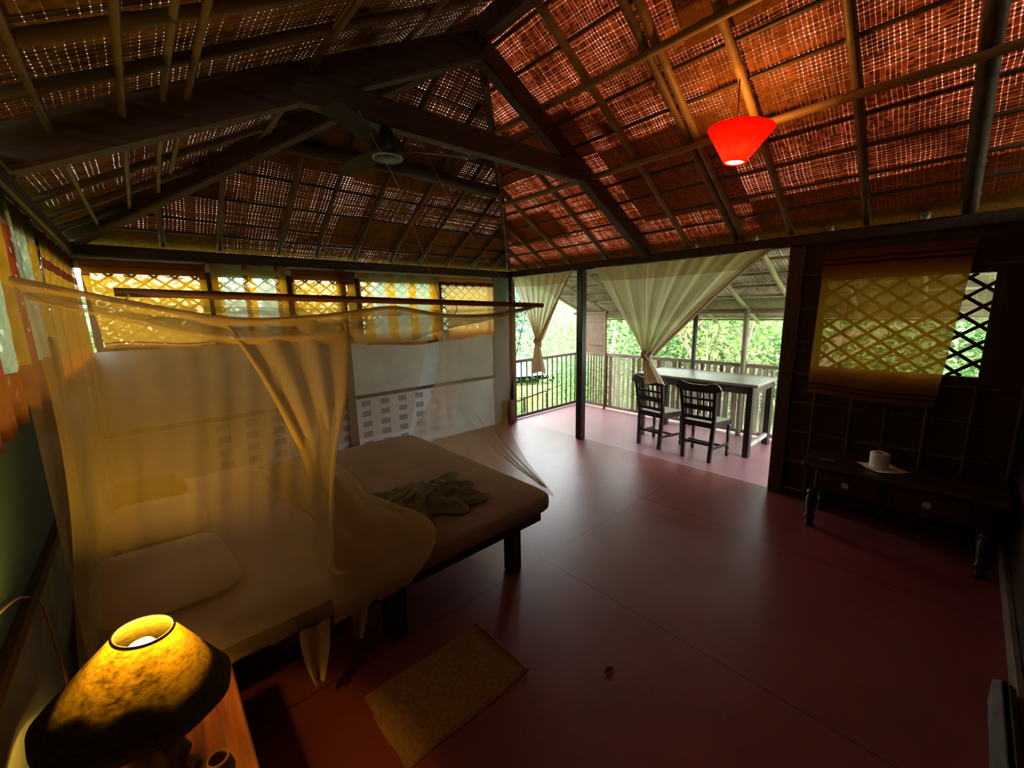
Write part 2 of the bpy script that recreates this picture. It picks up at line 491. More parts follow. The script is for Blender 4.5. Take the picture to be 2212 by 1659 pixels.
# ------------------------------------------------------------------ roof timbers
def timber(name, label, p, q, w, h, mat=M_beam, cat='roof beam'):
    return tag(build(MB().beam(p, q, w, h), name, mat, None, False, False, p), label, cat)
YT = 2.44
timber('roof_rafter', 'heavy dark timber rafter rising from the left plate to the ridge', (XL+.02, YT, 2.31), (XM-.02, YT, ZA-.20), .12, .17)
timber('roof_rafter', 'heavy dark timber rafter falling from the ridge to the veranda plate', (XR-.02, YT, 2.31), (XM+.02, YT, ZA-.20), .10, .15)
timber('collar_beam', 'dark collar beam tying the two heavy rafters and carrying the fan', (.70, YT-.03, 2.83), (2.98, YT-.03, 2.86), .09, .15)
timber('hip_rafter', 'dark timber hip rafter rising from the back left corner', (XL+.04, YB-.04, 2.32), (XM-.07, YA+.08, ZA-.2), .09, .13)
tag(build(MB().bamboo((XR-.03, YB-.03, 2.33), (XM+.04, YA+.04, ZA-.12), .033, seed=3), 'hip_pole', M_bamboo_dark, None, True, False, (XR-.03, YB-.03, 2.33)),
    'thin dark hip pole rising from the back right corner', 'pole')
timber('ridge_beam', 'dark ridge beam at the very top of the roof', (XM, YFR, ZA-.12), (XM, YA+.03, ZA-.12), .10, .14)
tag(build(MB().tube([(.92, 3.5, 2.93), (1.9, 3.5, 2.955), (2.98, 3.5, 2.93)], .055, 10), 'back_purlin', M_darkwood, None, True, False, (1.9, 3.5, 2.9)),
    'thick dark round purlin crossing the upper back slope behind the fan', 'roof beam')
ORD = ['first', 'second', 'third', 'fourth', 'fifth', 'sixth', 'seventh', 'eighth', 'ninth', 'tenth', 'eleventh', 'twelfth', 'thirteenth']
def pole(name, label, p, q, r, mat, group, seed):
    o = build(MB().bamboo(p, q, r, 8, seed=seed), name, mat, None, True, False, p)
    return tag(o, label, 'bamboo pole', group)
# right slope
ry = [4.30, 3.92, 3.50, 2.95, 1.98, 1.53, 1.47, 1.10, .61, .09]
for i, y in enumerate(ry):
    top = min(HALF, YB-y)-.05
    a = slope_R(y, .0, .05); b = slope_R(y+R.uniform(-.04, .04)*(top > 1.5), top, .05)
    pole('bamboo_rafter', 'bamboo rafter on the red glowing slope, %s from the back corner' % ORD[i], a, b, .027 if y > .2 else .042, M_bamboo if y > .2 else M_bamboo_dark, 'rafters of the right slope', i)
rx = [.22, .40, .62, .84, 1.05, 1.27, 1.48, 1.70, 1.90, 2.10]
for i, d in enumerate(rx):
    big = i in (4, 7)
    y1 = YB-d-.05
    pole('bamboo_purlin', 'bamboo purlin on the red glowing slope, %s row above the veranda plate' % ORD[i], slope_R(YFR+.2, d, .022 if not big else .10), slope_R(y1, d, .022 if not big else .10), .013 if not big else .026,
         M_bamboo_dark if not big else M_bamboo, 'purlins of the right slope', 30+i)
# left slope
bamboo_olive = bamboo_mat('olive bamboo', (.15, .095, .03))
for i, y in enumerate([4.25, 3.80, 3.32, 2.80, 2.04, 1.73, 1.30, .75]):
    top = min(HALF, YB-y)-.06
    pole('bamboo_rafter', 'bamboo rafter on the dim left slope, %s from the back corner' % ORD[i], slope_L(y, .0, .05), slope_L(y+.04, top, .05), .021, M_bamboo_dark, 'rafters of the left slope', 60+i)
for i, d in enumerate([.20, .39, .56, .61, 1.13, 1.17, 1.65, 2.0]):
    y1 = min(YB-d-.06, 3.6 if i > 2 else 9)
    pole('bamboo_purlin', 'bamboo purlin on the dim left slope, %s above the left plate' % ORD[i], slope_L(.2, d, .075), slope_L(y1, d, .075), .012, bamboo_olive, 'purlins of the left slope', 80+i)
# back slope
for i, x in enumerate([.24, .64, 1.12, 1.48, 1.88, 2.31, 2.69, 3.09, 3.50, 3.86]):
    top = min(x-XL, XR-x)-.05
    pole('bamboo_rafter', 'bamboo rafter on the brown back slope, %s from the left corner' % ORD[i], slope_B(x, 0, .045), slope_B(x-.03, top, .045), .023, M_bamboo_dark, 'rafters of the back slope', 100+i)
for i, d in enumerate([.12, .28, .52, .80, 1.08, 1.45, 1.75]):
    pole('bamboo_purlin', 'bamboo purlin on the brown back slope, %s row above the back plate' % ORD[i], slope_B(XL+d+.05, d, .020), slope_B(XR-d-.05, d, .020), .012, M_bamboo_dark, 'purlins of the back slope', 120+i)

# ------------------------------------------------------------------ right wall bamboo grid
for i, z in enumerate((.075, .344, .61, .873, 1.124, 1.398, 1.673, 1.95)):
    segs = [(YF+.02, .975)] if not (WZ0 < z < WZ1) else [(WY1+.03, .975)]
    for s in segs:
        pole('bamboo_batten', 'level bamboo batten on the rattan wall, %s up from the floor' % ORD[i], (XR-.012, s[0], z), (XR-.012, s[1], z), .011, M_bamboo_dark, 'level battens of the rattan wall', 140+i)
for i, y in enumerate((.805, .56, .35, .132, -.084, -.29)):
    z1 = WZ0-.02 if y > -.2 else 2.15
    pole('bamboo_upright', 'upright bamboo batten on the rattan wall, %s from the thick post' % ORD[i], (XR-.032, y, .02), (XR-.032, y, z1), .012, M_bamboo_dark, 'upright battens of the rattan wall', 160+i)

# ------------------------------------------------------------------ window curtains
def band(t, x, lo, hi):
    return t.math('MULTIPLY', t.math('GREATER_THAN', x, lo), t.math('LESS_THAN', x, hi))
def curtain_mat(name, base, bands, stripes=(), see=.16, trans=.6, weave=(120, 160), vary=.15):
    """cloth with level bands (t0, t1, colour) and upright stripes (s0, s1, colour); uv = (across, down)"""
    t = NT(name); uv = t.n('UVMap'); sp = t.n('SeparateXYZ'); t.put(sp.inputs[0], uv.outputs[0])
    n = t.noise(t.coord('UV', (weave[0], weave[1]*.2, 1)), 1.0, 2)
    wob = t.math('MULTIPLY', t.math('SUBTRACT', t.noise(uv.outputs[0], 3, 2), .5), .016)
    s = t.math('ADD', sp.outputs[0], wob); d = t.math('ADD', sp.outputs[1], wob)
    c = t.ramp(n, [(.3, lerp3(base, 1-vary)), (.7, lerp3(base, 1+vary))])
    for s0, s1, col in stripes: c = t.mix(band(t, s, s0, s1), c, col)
    for t0, t1, col in bands: c = t.mix(band(t, d, t0, t1), c, col)
    return cloth(name, c, t, see, trans)
OR = (.64, .30, .010); DO = (.30, .085, .006); MR = (.15, .02, .006); CR = (.46, .47, .29)
C_or = curtain_mat('orange cotton', OR, [(-1, .17, DO), (.06, .07, MR), (.165, .178, MR), (.93, .95, MR), (.965, 2, DO)])
C_st = curtain_mat('striped cotton', CR, [(.06, .13, (.48, .34, .16)), (.93, 2, DO)],
                   [(-1, .13, OR), (.40, .47, DO), (.47, .56, OR), (.84, .90, DO), (.9, 2, OR)])
C_sw = curtain_mat('wide striped cotton', CR, [(.05, .11, (.50, .32, .14)), (.95, 2, DO)],
                   [(-1, .12, OR), (.30, .41, OR), (.58, .68, OR), (.86, 2, OR)], see=.20)
C_sh = curtain_mat('sheer orange cotton', (.62, .37, .09), [(-1, .06, (.85, .42, .05)), (.06, .13, MR), (.84, 2, (.85, .36, .08))], see=.30)
C_ls = curtain_mat('olive striped cotton', (.17, .175, .085), [(.02, .16, (.13, .09, .035)), (.80, 2, (.12, .03, .003))],
                   [(.10, .20, (.17, .075, .004)), (.20, .26, MR), (.45, .56, (.17, .075, .004)), (.56, .62, MR), (.84, 2, (.17, .075, .004))], see=.06)
C_lo = curtain_mat('ochre cotton', (.20, .09, .005), [(.20, .27, (.06, .01, .003)), (-1, .2, (.17, .07, .005)), (.85, 2, DO)], see=.08)
C_rt = curtain_mat('amber cotton', (.36, .175, .012), [(-1, .20, (.40, .12, .012)), (.055, .068, MR), (.085, .10, MR), (.80, 2, (.44, .15, .015)), (.925, .94, MR), (.955, .97, MR)],
                   [(.235, .25, (.30, .10, .01))], see=.34)
def wall_curtain(nm, label, mat, axis, pos, side, a, b, z0, z1, folds, amp, wave=0.0, skew=(0, 0), seed=1, group=None):
    """curtain hanging flat before a wall: a->b along the wall, z1 top to z0 bottom; side = direction into the room"""
    rn = random.Random(seed); ph = rn.random()*6
    def fn(s, t):
        k = a+(b-a)*s + skew[0]*t*(1-s) + skew[1]*t*s
        off = side*(.035 + amp*(.25+.75*t)*(math.sin(s*folds*2*PI+ph)+.5*math.sin(s*folds*3.7*PI+1.3*ph)) + .015*t)
        z = z1-(z1-z0)*t + t*wave*math.sin(s*5.1+ph) - .006*(1-t)*abs(math.sin(s*PI*4))
        return (k, pos+off, z) if axis == 'x' else (pos+off, k, z)
    m = MB().grid(fn, 60, 24)
    root = thing(nm, label, 'curtain', fn(.5, 0), group)
    build(m, 'cloth', mat, root, True)
    P = (lambda k, off: (k, pos+off, z1-.006)) if axis == 'x' else (lambda k, off: (pos+off, k, z1-.006))
    build(MB().tube([P(a-.02, -side*.04), P(a-.015, side*.033), P(b+.015*(1 if b > a else -1), side*.033), P(b+.02*(1 if b > a else -1), -side*.04)], .003, 5), 'hanging_wire', M_black, root)
    return root
g = 'curtains of the back wall'
YC = YB-.03
wall_curtain('window_curtain', 'plain orange curtain beside the back left corner, over the lattice', C_or, 'x', YC, -1, -.29, .50, 1.45, 2.165, 3, .006, .02, (.07, 0), 1, g)
wall_curtain('window_curtain', 'short striped cream and orange curtain between two plain orange curtains', C_st, 'x', YC, -1, .535, 1.15, 1.43, 2.185, 3, .007, .01, (0, .0), 2, g)
wall_curtain('window_curtain', 'plain orange curtain between the two striped curtains', C_or, 'x', YC, -1, 1.20, 1.84, 1.44, 2.165, 3, .006, .02, (0, 0), 3, g)
wall_curtain('window_curtain', 'wide cream curtain with orange stripes, lattice showing through', C_sw, 'x', YC, -1, 1.88, 2.92, 1.33, 2.16, 4, .008, .02, (.03, .02), 4, g)
wall_curtain('window_curtain', 'sheer orange curtain with maroon hem beside the blue grey corner panel', C_sh, 'x', YC, -1, 2.95, 3.84, 1.36, 2.15, 5, .010, .02, (.12, -.02), 5, g)
g = 'curtains of the left wall'
wall_curtain('window_curtain', 'olive striped curtain hanging on the left wall above the teal panel', C_ls, 'y', XL-.015, 1, 1.42, 3.02, 1.395, 2.17, 7, .012, .01, (0, -.25), 6, g)
wall_curtain('window_curtain', 'ochre curtain with maroon band on the left wall by the back corner', C_lo, 'y', XL-.015, 1, 3.05, 4.55, 1.40, 2.16, 5, .010, .01, (-.3, .0), 7, g)
wall_curtain('window_curtain', 'amber curtain over the dark lattice window above the console table', C_rt, 'y', XR-.055, -1, .83, .02, .975, 2.125, 2, .006, .012, (.02, .08), 8)

# knotted cream curtains in the veranda opening
C_cr = curtain_mat('cream cotton', (.86, .76, .58), [(-1, .16, (.62, .47, .28))], [], see=.08, trans=.55, vary=.06)
C_crk = curtain_mat('cream cotton knotted', (.70, .56, .40), [], [], see=.0, trans=.35, vary=.1)
def knotted(label, y0, y1, z1, ky, kz, tail_z, tail_y, folds, seed, seam=None):
    X = XR-.045; rn = random.Random(seed)
    root = thing('knotted_curtain', label, 'curtain', (X, (y0+y1)/2, z1))
    kw = .045
    def fn(s, t):
        e = t**1.15
        ya = y0+(ky+kw-y0)*(t**1.05); yb = y1+(ky-kw-y1)*(t**.92)
        y = ya+(yb-ya)*s
        f = (folds*2*PI*s)
        amp = .012+.022*e*(1-.4*e)
        if s > .82: amp += .02*e
        x = X - amp*math.sin(f+seed) - .008*math.sin(2.3*f) - .05*e*math.sin(PI*s)
        droop = .02*math.sin(PI*s)*(1-t)
        return (x, y, z1-(z1-kz)*t - droop)
    build(MB().grid(fn, 90, 40), 'curtain_sheet', C_cr, root, True)
    # hem edges gathered along both sides
    def hem(s):
        return [Vector(fn(s, j/16)) + Vector((-.008, 0, 0)) for j in range(17)]
    build(MB().tube(hem(.985), [.006+.020*(j/16) for j in range(17)], 8), 'gathered_edge', C_crk, root, True)
    # knot: a lumpy ball of turns
    kc = Vector((X-.05, ky, kz-.02))
    kn = MB()
    for q in range(3):
        pts = []
        for j in range(15):
            a = j/14*2*PI*1.02
            tilt = (q-1)*.7
            p = Vector((math.cos(a)*.036, math.sin(a)*.042, math.sin(a+tilt)*.030+(q-1)*.022))
            pts.append(kc+p)
        kn.tube(pts, [.022+.005*math.sin(j*1.9+q) for j in range(15)], 8)
    build(kn, 'knot', C_crk, root, True)
    def tl(s, t):
        a = s*2*PI
        w = (.036+.078*t)*(1+.22*math.sin(3*a+seed)+.12*math.sin(7*a))
        if t > .9: w *= .96
        yy = ky+(tail_y-ky)*t
        return (X-.05+.55*w*math.cos(a), yy+w*math.sin(a), kz-.05+(tail_z-kz+.05)*t+.02*math.sin(2*a)*t)
    build(MB().grid(tl, 40, 12), 'tail', C_crk, root, True)
    if seam:
        build(MB().tube([Vector(fn(seam, j/20))+Vector((-.004, 0, 0)) for j in range(21)], .004, 6), 'seam', C_crk, root, True)
    return root
knotted('narrow knotted cream curtain nearest the back corner of the veranda opening', 4.58, 3.40, 2.20, 4.02, 1.29, .85, 3.99, 8, 2)
knotted('broad knotted cream curtain hanging in front of the veranda chairs', 3.11, 1.20, 2.20, 2.345, 1.20, .90, 2.24, 6, 4, .36)

# ------------------------------------------------------------------ bed
BX0, BX1, BY0, BY1 = -.24, 1.87, 1.69, 3.62
bed = thing('bed', 'wide dark timber bed with a brown sheet under the mosquito net', 'bed', ((BX0+BX1)/2, (BY0+BY1)/2, 0))
fm = MB()
for a, b in (((BX0, BY0+.13, .345), (BX1-.02, BY0+.13, .345)), ((BX0, BY1-.1, .345), (BX1-.02, BY1-.1, .345))): fm.beam(a, b, .05, .10)
for x in (BX0+.03, BX1-.05, .8): fm.beam((x, BY0+.13, .345), (x, BY1-.1, .345), .05, .10)
fm.box((BX0, BY0+.11, .385), (BX1-.02, BY1-.08, .40))
build(fm, 'bed_frame', M_blackwood, bed)
for x, y, w in ((1.645, 1.86, .085), (.815, 1.88, .10), (-.1, 1.86, .085), (1.645, 3.45, .085), (.815, 3.45, .1), (-.1, 3.45, .085)):
    build(MB().cbox((x-w/2, y-w/2, 0), (x+w/2, y+w/2, .34), .006), 'leg', M_blackwood, bed)
def pillowy(cx_, cy_, cz_, hx, hy, hz, px=5.0, pz=2.2, sag=0.0, seed=0, nu=36, nv=20, bumpy=.0, tilt=0.0):
    """soft superellipsoid block"""
    def se(w, e): return math.copysign(abs(w)**e, w)
    e1, e2 = 2/pz, 2/px
    def fn(s, t):
        a = s*2*PI-PI; b = t*PI-PI/2
        cb = se(math.cos(b), e1)
        x = cb*se(math.cos(a), e2); y = cb*se(math.sin(a), e2); z = se(math.sin(b), e1)
        p = Vector((x*hx, y*hy, z*hz))
        if bumpy:
            nn = mnoise.noise(Vector((p.x*4+seed*7, p.y*4, p.z*4)))
            p.z += bumpy*nn; p.x += bumpy*.5*nn
        p.z += p.x*tilt
        return Vector((cx_, cy_, cz_))+p
    return MB().grid(fn, nu, nv)
M_sheet = plain('brown bed sheet', (.37, .26, .19), .9, .14, 4, .1, (1, 1, 1), .08)
M_under = plain('cream bed sheet', (.62, .46, .32), .9, .10, 3, .1)
build(pillowy((BX0+BX1)/2, (BY0+BY1)/2, .47, (BX1-BX0)/2+.01, (BY1-BY0)/2, .085, 24, 5, nu=96, nv=28, bumpy=.006), 'mattress', M_sheet, bed, True)
def sheet_fn(s, t):
    x = BX0+.03+(.72+.16*math.sin(t*5+.4)*.35+.08*t)*s
    y = BY0-.005+(BY1-BY0)*t
    z = .5665+.004*mnoise.noise(Vector((x*6, y*6, 0)))
    if t < .03: z = .5665-.06*(1-t/.03)
    return (x, y, z)
build(MB().grid(sheet_fn, 40, 60), 'folded_sheet', M_under, bed, True)
tl = MB()
def rag(x, z1, z0, w, seed, lean=0.0):
    def f(s, t):
        ww = w*(1-.75*t**2)
        return (x+(s-.5)*ww+lean*t, BY0-.012-.02*math.sin(s*PI*2+seed)*(.4+t)-.01, z1+(z0-z1)*t+.01*math.sin(s*7+seed))
    return MB().grid(f, 10, 14)
M_rag = plain('pale tucked cloth', (.55, .42, .28), .9, .15, 12, .1)
build(rag(.375, .44, .17, .12, 1.0, -.01), 'hanging_sheet_corner', M_rag, bed, True)
build(rag(.565, .44, .275, .07, 2.2, -.02), 'hanging_sheet_corner', M_rag, bed, True)
M_pil = plain('cream pillow cover', (.66, .50, .36), .9, .08, 4, .1)
M_bol = plain('brown bolster cover', (.10, .06, .018), .9, .15, 6, .1)
def pil(nm, label, cx_, cy_, cz_, hx, hy, hz, mat, rz, tilt, seed):
    m = pillowy(0, 0, 0, hx, hy, hz, 5.5, 1.9, seed=seed, bumpy=.012, tilt=tilt)
    rot = Matrix.Rotation(rz, 3, 'Z')
    m.v = [rot @ p + Vector((cx_, cy_, cz_)) for p in m.v]
    o = build(m, nm, mat, None, True, False, (cx_, cy_, cz_))
    return tag(o, label, 'pillow')
pil('pillow', 'cream pillow at the bed head, the one closest to the lamp', -.05, 2.20, .615, .235, .30, .062, M_pil, .08, -.05, 1)
pil('pillow', 'cream pillow in the middle of the bed head between pillow and bolster', -.07, 2.86, .615, .22, .28, .062, M_pil, -.06, -.05, 2)
pil('bolster', 'dark brown square bolster at the far end of the bed head', -.10, 3.36, .625, .19, .17, .07, M_bol, .1, -.05, 3)
def towel_fn(s, t):
    u = (s-.5); v = (t-.5)
    rr = 1+.18*math.sin(9*math.atan2(v, u+1e-6))
    p = Vector((1.17+.62*u*rr+.10*v, 2.13+.50*v*rr-.12*u, .562))
    n = abs(mnoise.noise(Vector((s*5.2, t*3.1, 1.7))))+.6*abs(mnoise.noise(Vector((s*11, t*9, 4.))))
    edge = max(0.0, 1-(2*max(abs(u), abs(v)))**4)
    rid = .5+.5*math.sin(22*(v+.25*u)+3*math.sin(5*u)) if u > .05 else .25
    p.z += .006+edge*(.045*n+.055*math.exp(-((u+.05)**2+v*v)*9))+edge*.028*rid
    return p
tag(build(MB().grid(towel_fn, 64, 48), 'towel', plain('olive green towel', (.20, .20, .12), .95, .25, 40, .1), None, True, False, (1.15, 2.15, .56)),
    'crumpled olive green towel lying on the brown sheet', 'towel')

# ------------------------------------------------------------------ mosquito net on its pole
def net_mat(name, col, see, trans=.5):
    t = NT(name); v = t.coord('Object')
    f = t.noise(v, 3.0, 4)
    c = t.ramp(f, [(.3, lerp3(col, .85)), (.7, lerp3(col, 1.1))])
    d = t.n('BsdfDiffuse'); t.put(d.inputs[0], c)
    tr = t.n('BsdfTranslucent'); t.put(tr.inputs[0], c)
    tp = t.n('BsdfTransparent')
    s = t.sh(trans, d.outputs[0], tr.outputs[0])
    k = t.math('ADD', see-.06, t.math('MULTIPLY', f, .12))
    return t.done(t.sh(k, s, tp.outputs[0]))
NETC = (.74, .56, .30)
N_thin = net_mat('net single layer', NETC, .66)
N_front = net_mat('net front layer', NETC, .65)
N_mid = net_mat('net doubled', NETC, .40)
N_thick = net_mat('net gathered', NETC, .15)
net = thing('mosquito_net', 'cream mosquito net hung from a pole and tucked around the bed', 'mosquito net', (.8, 2.6, .56))
def lerp(a, b, t): return a+(b-a)*t
def curve(pts):
    pts = [Vector(p) for p in pts]
    L = [0]
    for a, b in zip(pts, pts[1:]): L.append(L[-1]+(b-a).length)
    def f(t):
        d = max(0, min(1, t))*L[-1]
        for i in range(len(pts)-1):
            if d <= L[i+1] or i == len(pts)-2:
                k = (d-L[i])/max(1e-9, L[i+1]-L[i])
                p0 = pts[max(i-1, 0)]; p1 = pts[i]; p2 = pts[i+1]; p3 = pts[min(i+2, len(pts)-1)]
                return .5*((2*p1)+(p2-p0)*k+(2*p0-5*p1+4*p2-p3)*k*k+(3*p1-p0-3*p2+p3)*k**3)
    return f
def loft(ca, cb, nu, nv, disp=None):
    """sheet between two curves: u runs from ca to cb, v along the curves"""
    def fn(s, t):
        p = ca(t).lerp(cb(t), s)
        if disp: p = p+Vector(disp(s, t, p))
        return p
    return MB().grid(fn, nu, nv)
FY = 1.655
# front panel, left of the opening
left = curve([(-.225, FY-.03, 1.80), (-.205, FY-.01, 1.55), (-.215, FY, 1.18), (-.265, FY, .72), (-.275, FY, .46)])
right = curve([(.60, FY, 1.68), (.57, FY, 1.40), (.50, FY, 1.12), (.455, FY, .75), (.44, FY, .46)])
def fold(s, t, p): return (0, .012*math.sin(s*23+2*math.sin(t*3))*(.3+t)+.006*math.sin(s*61), (-.055*math.sin(PI*min(1, s*1.6)) if s < .625 else 0)*(1-t)**3)
build(loft(left, right, 80, 40, fold), 'front_panel', N_front, net, True)
# gathered top band along the front
tp = curve([(-.225, FY-.035, 1.805), (-.05, FY-.035, 1.755), (.21, FY-.035, 1.695), (.40, FY-.035, 1.69), (.60, FY-.035, 1.705), (.80, FY-.035, 1.725), (1.03, FY-.035, 1.690), (1.32, FY-.035, 1.685), (1.63, FY-.035, 1.725)])
bt = curve([(-.20, FY-.02, 1.745), (-.02, FY-.02, 1.69), (.18, FY-.02, 1.62), (.38, FY-.02, 1.60), (.60, FY-.02, 1.585), (.86, FY-.02, 1.580), (1.05, FY-.02, 1.622), (1.32, FY-.02, 1.66), (1.62, FY-.02, 1.712)])
N_band = net_mat('net band', NETC, .26)
build(loft(tp, bt, 10, 90, lambda s, t, p: (0, -.014*math.sin(s*9+t*5)-.010*math.sin(t*60+s*4), 0)), 'gathered_band', N_band, net, True)
build(MB().tube([tp(i/40) for i in range(41)], .009, 6), 'top_hem', N_thick, net, True)
# fold drawn from the corner point down onto the bed
ridge = curve([(.21, FY-.02, 1.69), (.31, FY-.015, 1.47), (.405, FY+.02, 1.20), (.50, FY+.26, .98), (.70, 2.40, .74), (.90, 2.95, .60)])
low = curve([(.60, FY-.02, 1.68), (.57, FY-.02, 1.40), (.50, FY-.02, 1.12), (.47, FY-.015, .85), (.46, FY-.01, .64), (.60, FY+.03, .575)])
build(loft(ridge, low, 40, 50, lambda s, t, p: (0, .014*math.sin(s*17+t*3), .010*math.sin(s*26)*t)), 'side_drape', N_mid, net, True)
build(MB().tube([ridge(i/30) for i in range(31)], [.006+.010*math.sin(PI*i/30) for i in range(31)], 7), 'drape_edge', N_thick, net, True)
build(MB().tube([low(i/30*.83)+Vector((0, -.006, 0)) for i in range(31)], .010, 6), 'opening_edge', N_mid, net, True)
# heap of netting lying over the front edge of the bed
ha = curve([(.90, 3.48, .59), (.95, 2.95, .60), (.94, 2.40, .60), (.99, 2.10, .605), (1.01, 1.85, .60), (.97, FY+.03, .585), (.90, FY-.03, .52), (.80, FY-.03, .44)])
hb = curve([(.47, 3.36, .59), (.50, 2.90, .60), (.55, 2.40, .61), (.52, 2.10, .63), (.47, 1.88, .64), (.44, 1.72, .62), (.43, FY-.03, .54), (.42, FY-.03, .43)])
def heap(s, t, p):
    b = math.sin(PI*min(1, max(0, s)))*math.sin(PI*min(1, t*1.05+.02))
    return (.02*math.sin(t*14+s*3), -.03*b*(t > .6), .055*b+.026*abs(mnoise.noise(Vector((s*5, t*6, 2))))+.010*math.sin(s*18+t*7)*b)
build(loft(hb, ha, 46, 70, heap), 'net_heap', net_mat('net heaped', NETC, .22), net, True)
# foot panel
N_foot = net_mat('net foot layer', NETC, .52)
fa = curve([(1.64, FY, 1.715), (1.55, 1.68, 1.62), (1.53, 1.70, 1.38), (1.47, 1.70, 1.11), (1.60, 1.70, .86), (1.80, 1.69, .60), (1.87, 1.68, .50)])
fb = curve([(2.20, 3.60, 1.73), (2.22, 3.60, 1.5), (2.22, 3.60, 1.2), (2.16, 3.60, .95), (2.03, 3.6, .72), (1.92, 3.60, .58), (1.89, 3.60, .47)])
def ff(s, t, p):
    g1 = math.sin(s*30*(1-.55*t)+t*4)*.018*math.sin(PI*min(1, t*1.3))
    bulge = .10*math.sin(PI*s)*math.sin(PI*t)
    return (g1-.4*bulge, 0, 0)
build(loft(fa, fb, 70, 40, ff), 'foot_panel', N_foot, net, True)
def on_foot(s, t): return fa(t).lerp(fb(t), s)+Vector(ff(s, t, None))+Vector((.004, 0, 0))
for s0, s1, t0 in ((.50, .04, .60), (.34, .03, .56), (.18, .02, .50)):
    pts = [on_foot(lerp(s0, s1, (j/14)**.75), lerp(t0, .93, j/14)) for j in range(15)]
    build(MB().tube(pts, [.003+.004*j/14 for j in range(15)], 6), 'net_fold', N_mid, net, True)
# back, head and top
build(MB().grid(lambda s, t: (-.25+(2.12+.33*(1-t)*min(1, 2*s))*s, 3.61+.018*math.sin(s*31+t), 1.74-1.17*t-.03*math.sin(PI*s)*(1-t)), 70, 20), 'back_panel', net_mat('net back layer', NETC, .72), net, True)
build(MB().grid(lambda s, t: (-.245-.012*math.sin(s*25), FY+(3.61-FY)*s, 1.80-.06*s-1.2*t), 50, 20), 'head_panel', N_thin, net, True)
build(MB().grid(lambda s, t: (-.23+(1.87+.23-.22*(1-t)+.33*t)*s, FY+(3.61-FY)*t, 1.795-.07*s-.05*math.sin(PI*s)*math.sin(PI*t)-.02*math.sin(PI*t)), 40, 30), 'top_panel', N_thin, net, True)
for x0, z0_, z1_ in ((-.02, 1.752, 1.778), (.58, 1.705, 1.762), (1.1, 1.69, 1.748), (1.60, 1.722, 1.735)):
    build(MB().tube([(x0, FY-.035, z0_), (x0+.01, FY-.05, (z0_+z1_)/2), (x0+.004, FY-.03, z1_)], .003, 5), 'tie_string', N_thick, net)
np_ = build(MB().bamboo((-.04, FY-.03, 1.775), (1.70, FY-.03, 1.730), .0125, 8, .30, 5), 'net_pole', bamboo_mat('brown pole', (.24, .10, .035)), None, True, False, (.8, FY-.03, 1.77))
tag(np_, 'brown bamboo pole from which the front of the mosquito net hangs', 'pole')
tag(build(MB().tube([(1.02, 2.32, 2.77), (1.08, 2.05, 2.35), (1.03, FY-.03, 1.755)], .0018, 5), 'hanging_string', M_rag, None, False, False, (1.03, FY, 1.77)), 'thin cord from the collar beam down to the middle of the net pole', 'cord')
tag(build(MB().tube([(1.40, 2.40, 2.80), (1.45, 2.1, 2.3), (1.50, FY-.03, 1.745)], .0015, 5), 'hanging_string', M_rag, None, False, False, (1.5, FY, 1.76)), 'thin cord from the collar beam down to the foot end of the net pole', 'cord')

# printed cloth on the back wall behind the bed
def print_mat():
    t = NT('block printed cloth'); uv = t.n('UVMap'); sp = t.n('SeparateXYZ'); t.put(sp.inputs[0], uv.outputs[0])
    px, pz = .235, .125
    cu = t.math('DIVIDE', sp.outputs[0], px); cv = t.math('DIVIDE', sp.outputs[1], pz)
    fu = t.math('FRACT', cu); fv = t.math('FRACT', cv)
    in_u = band(t, fu, .26, .74); in_v = band(t, fv, .24, .78)
    g1 = t.math('GREATER_THAN', t.math('ABSOLUTE', t.math('SINE', t.math('MULTIPLY', fu, 26))), .35)
    g2 = t.math('GREATER_THAN', t.math('ABSOLUTE', t.math('SINE', t.math('MULTIPLY', fv, 23))), .35)
    k = t.math('MULTIPLY', t.math('MULTIPLY', in_u, in_v), t.math('MAXIMUM', g1, g2))
    c = t.mix(t.math('MULTIPLY', k, .75), (.74, .70, .66), (.20, .19, .20))
    return cloth('block printed cloth', c, t, 0.0, .2)
pc = MB().grid(lambda s, t: (.35+2.72*s, YB-.012-.004*math.sin(s*40), .72-.60*t), 60, 8, lambda s, t: (2.72*s, .60*t))
tag(build(pc, 'wall_cloth', print_mat(), None, True, False, (1.7, YB-.012, .72)), 'white block printed cloth pinned to the back wall behind the bed', 'wall cloth')

# ------------------------------------------------------------------ bedside table and lamp
nst = thing('bedside_table', 'orange brown wooden bedside table between the bed and the camera', 'bedside table', (-.11, 1.32, 0))
build(MB().cbox((-.31, 1.03, .475), (.085, 1.61, .50), .005), 'table_top', M_orangewood, nst)
ap = MB().box((-.29, 1.05, .39), (.065, 1.07, .475)).box((-.29, 1.57, .39), (.065, 1.59, .475)).box((-.29, 1.05, .39), (-.27, 1.59, .475)).box((.045, 1.05, .39), (.065, 1.59, .475))
build(ap, 'apron', M_orangewood, nst)
for x in (-.285, .03):
    for y in (1.05, 1.555): build(MB().cbox((x, y, 0), (x+.035, y+.035, .475)), 'leg', M_orangewood, nst)
LX, LY = -.105, 1.262
lampo = thing('table_lamp', 'lit table lamp with a wide rough fibre shade on the bedside table', 'lamp', (LX, LY, .50))
lm = MB(); rn = random.Random(4)
prof = [(.062, .0), (.066, .02), (.045, .05), (.058, .10), (.040, .15), (.052, .19), (.030, .235), (.018, .27), (.014, .31)]
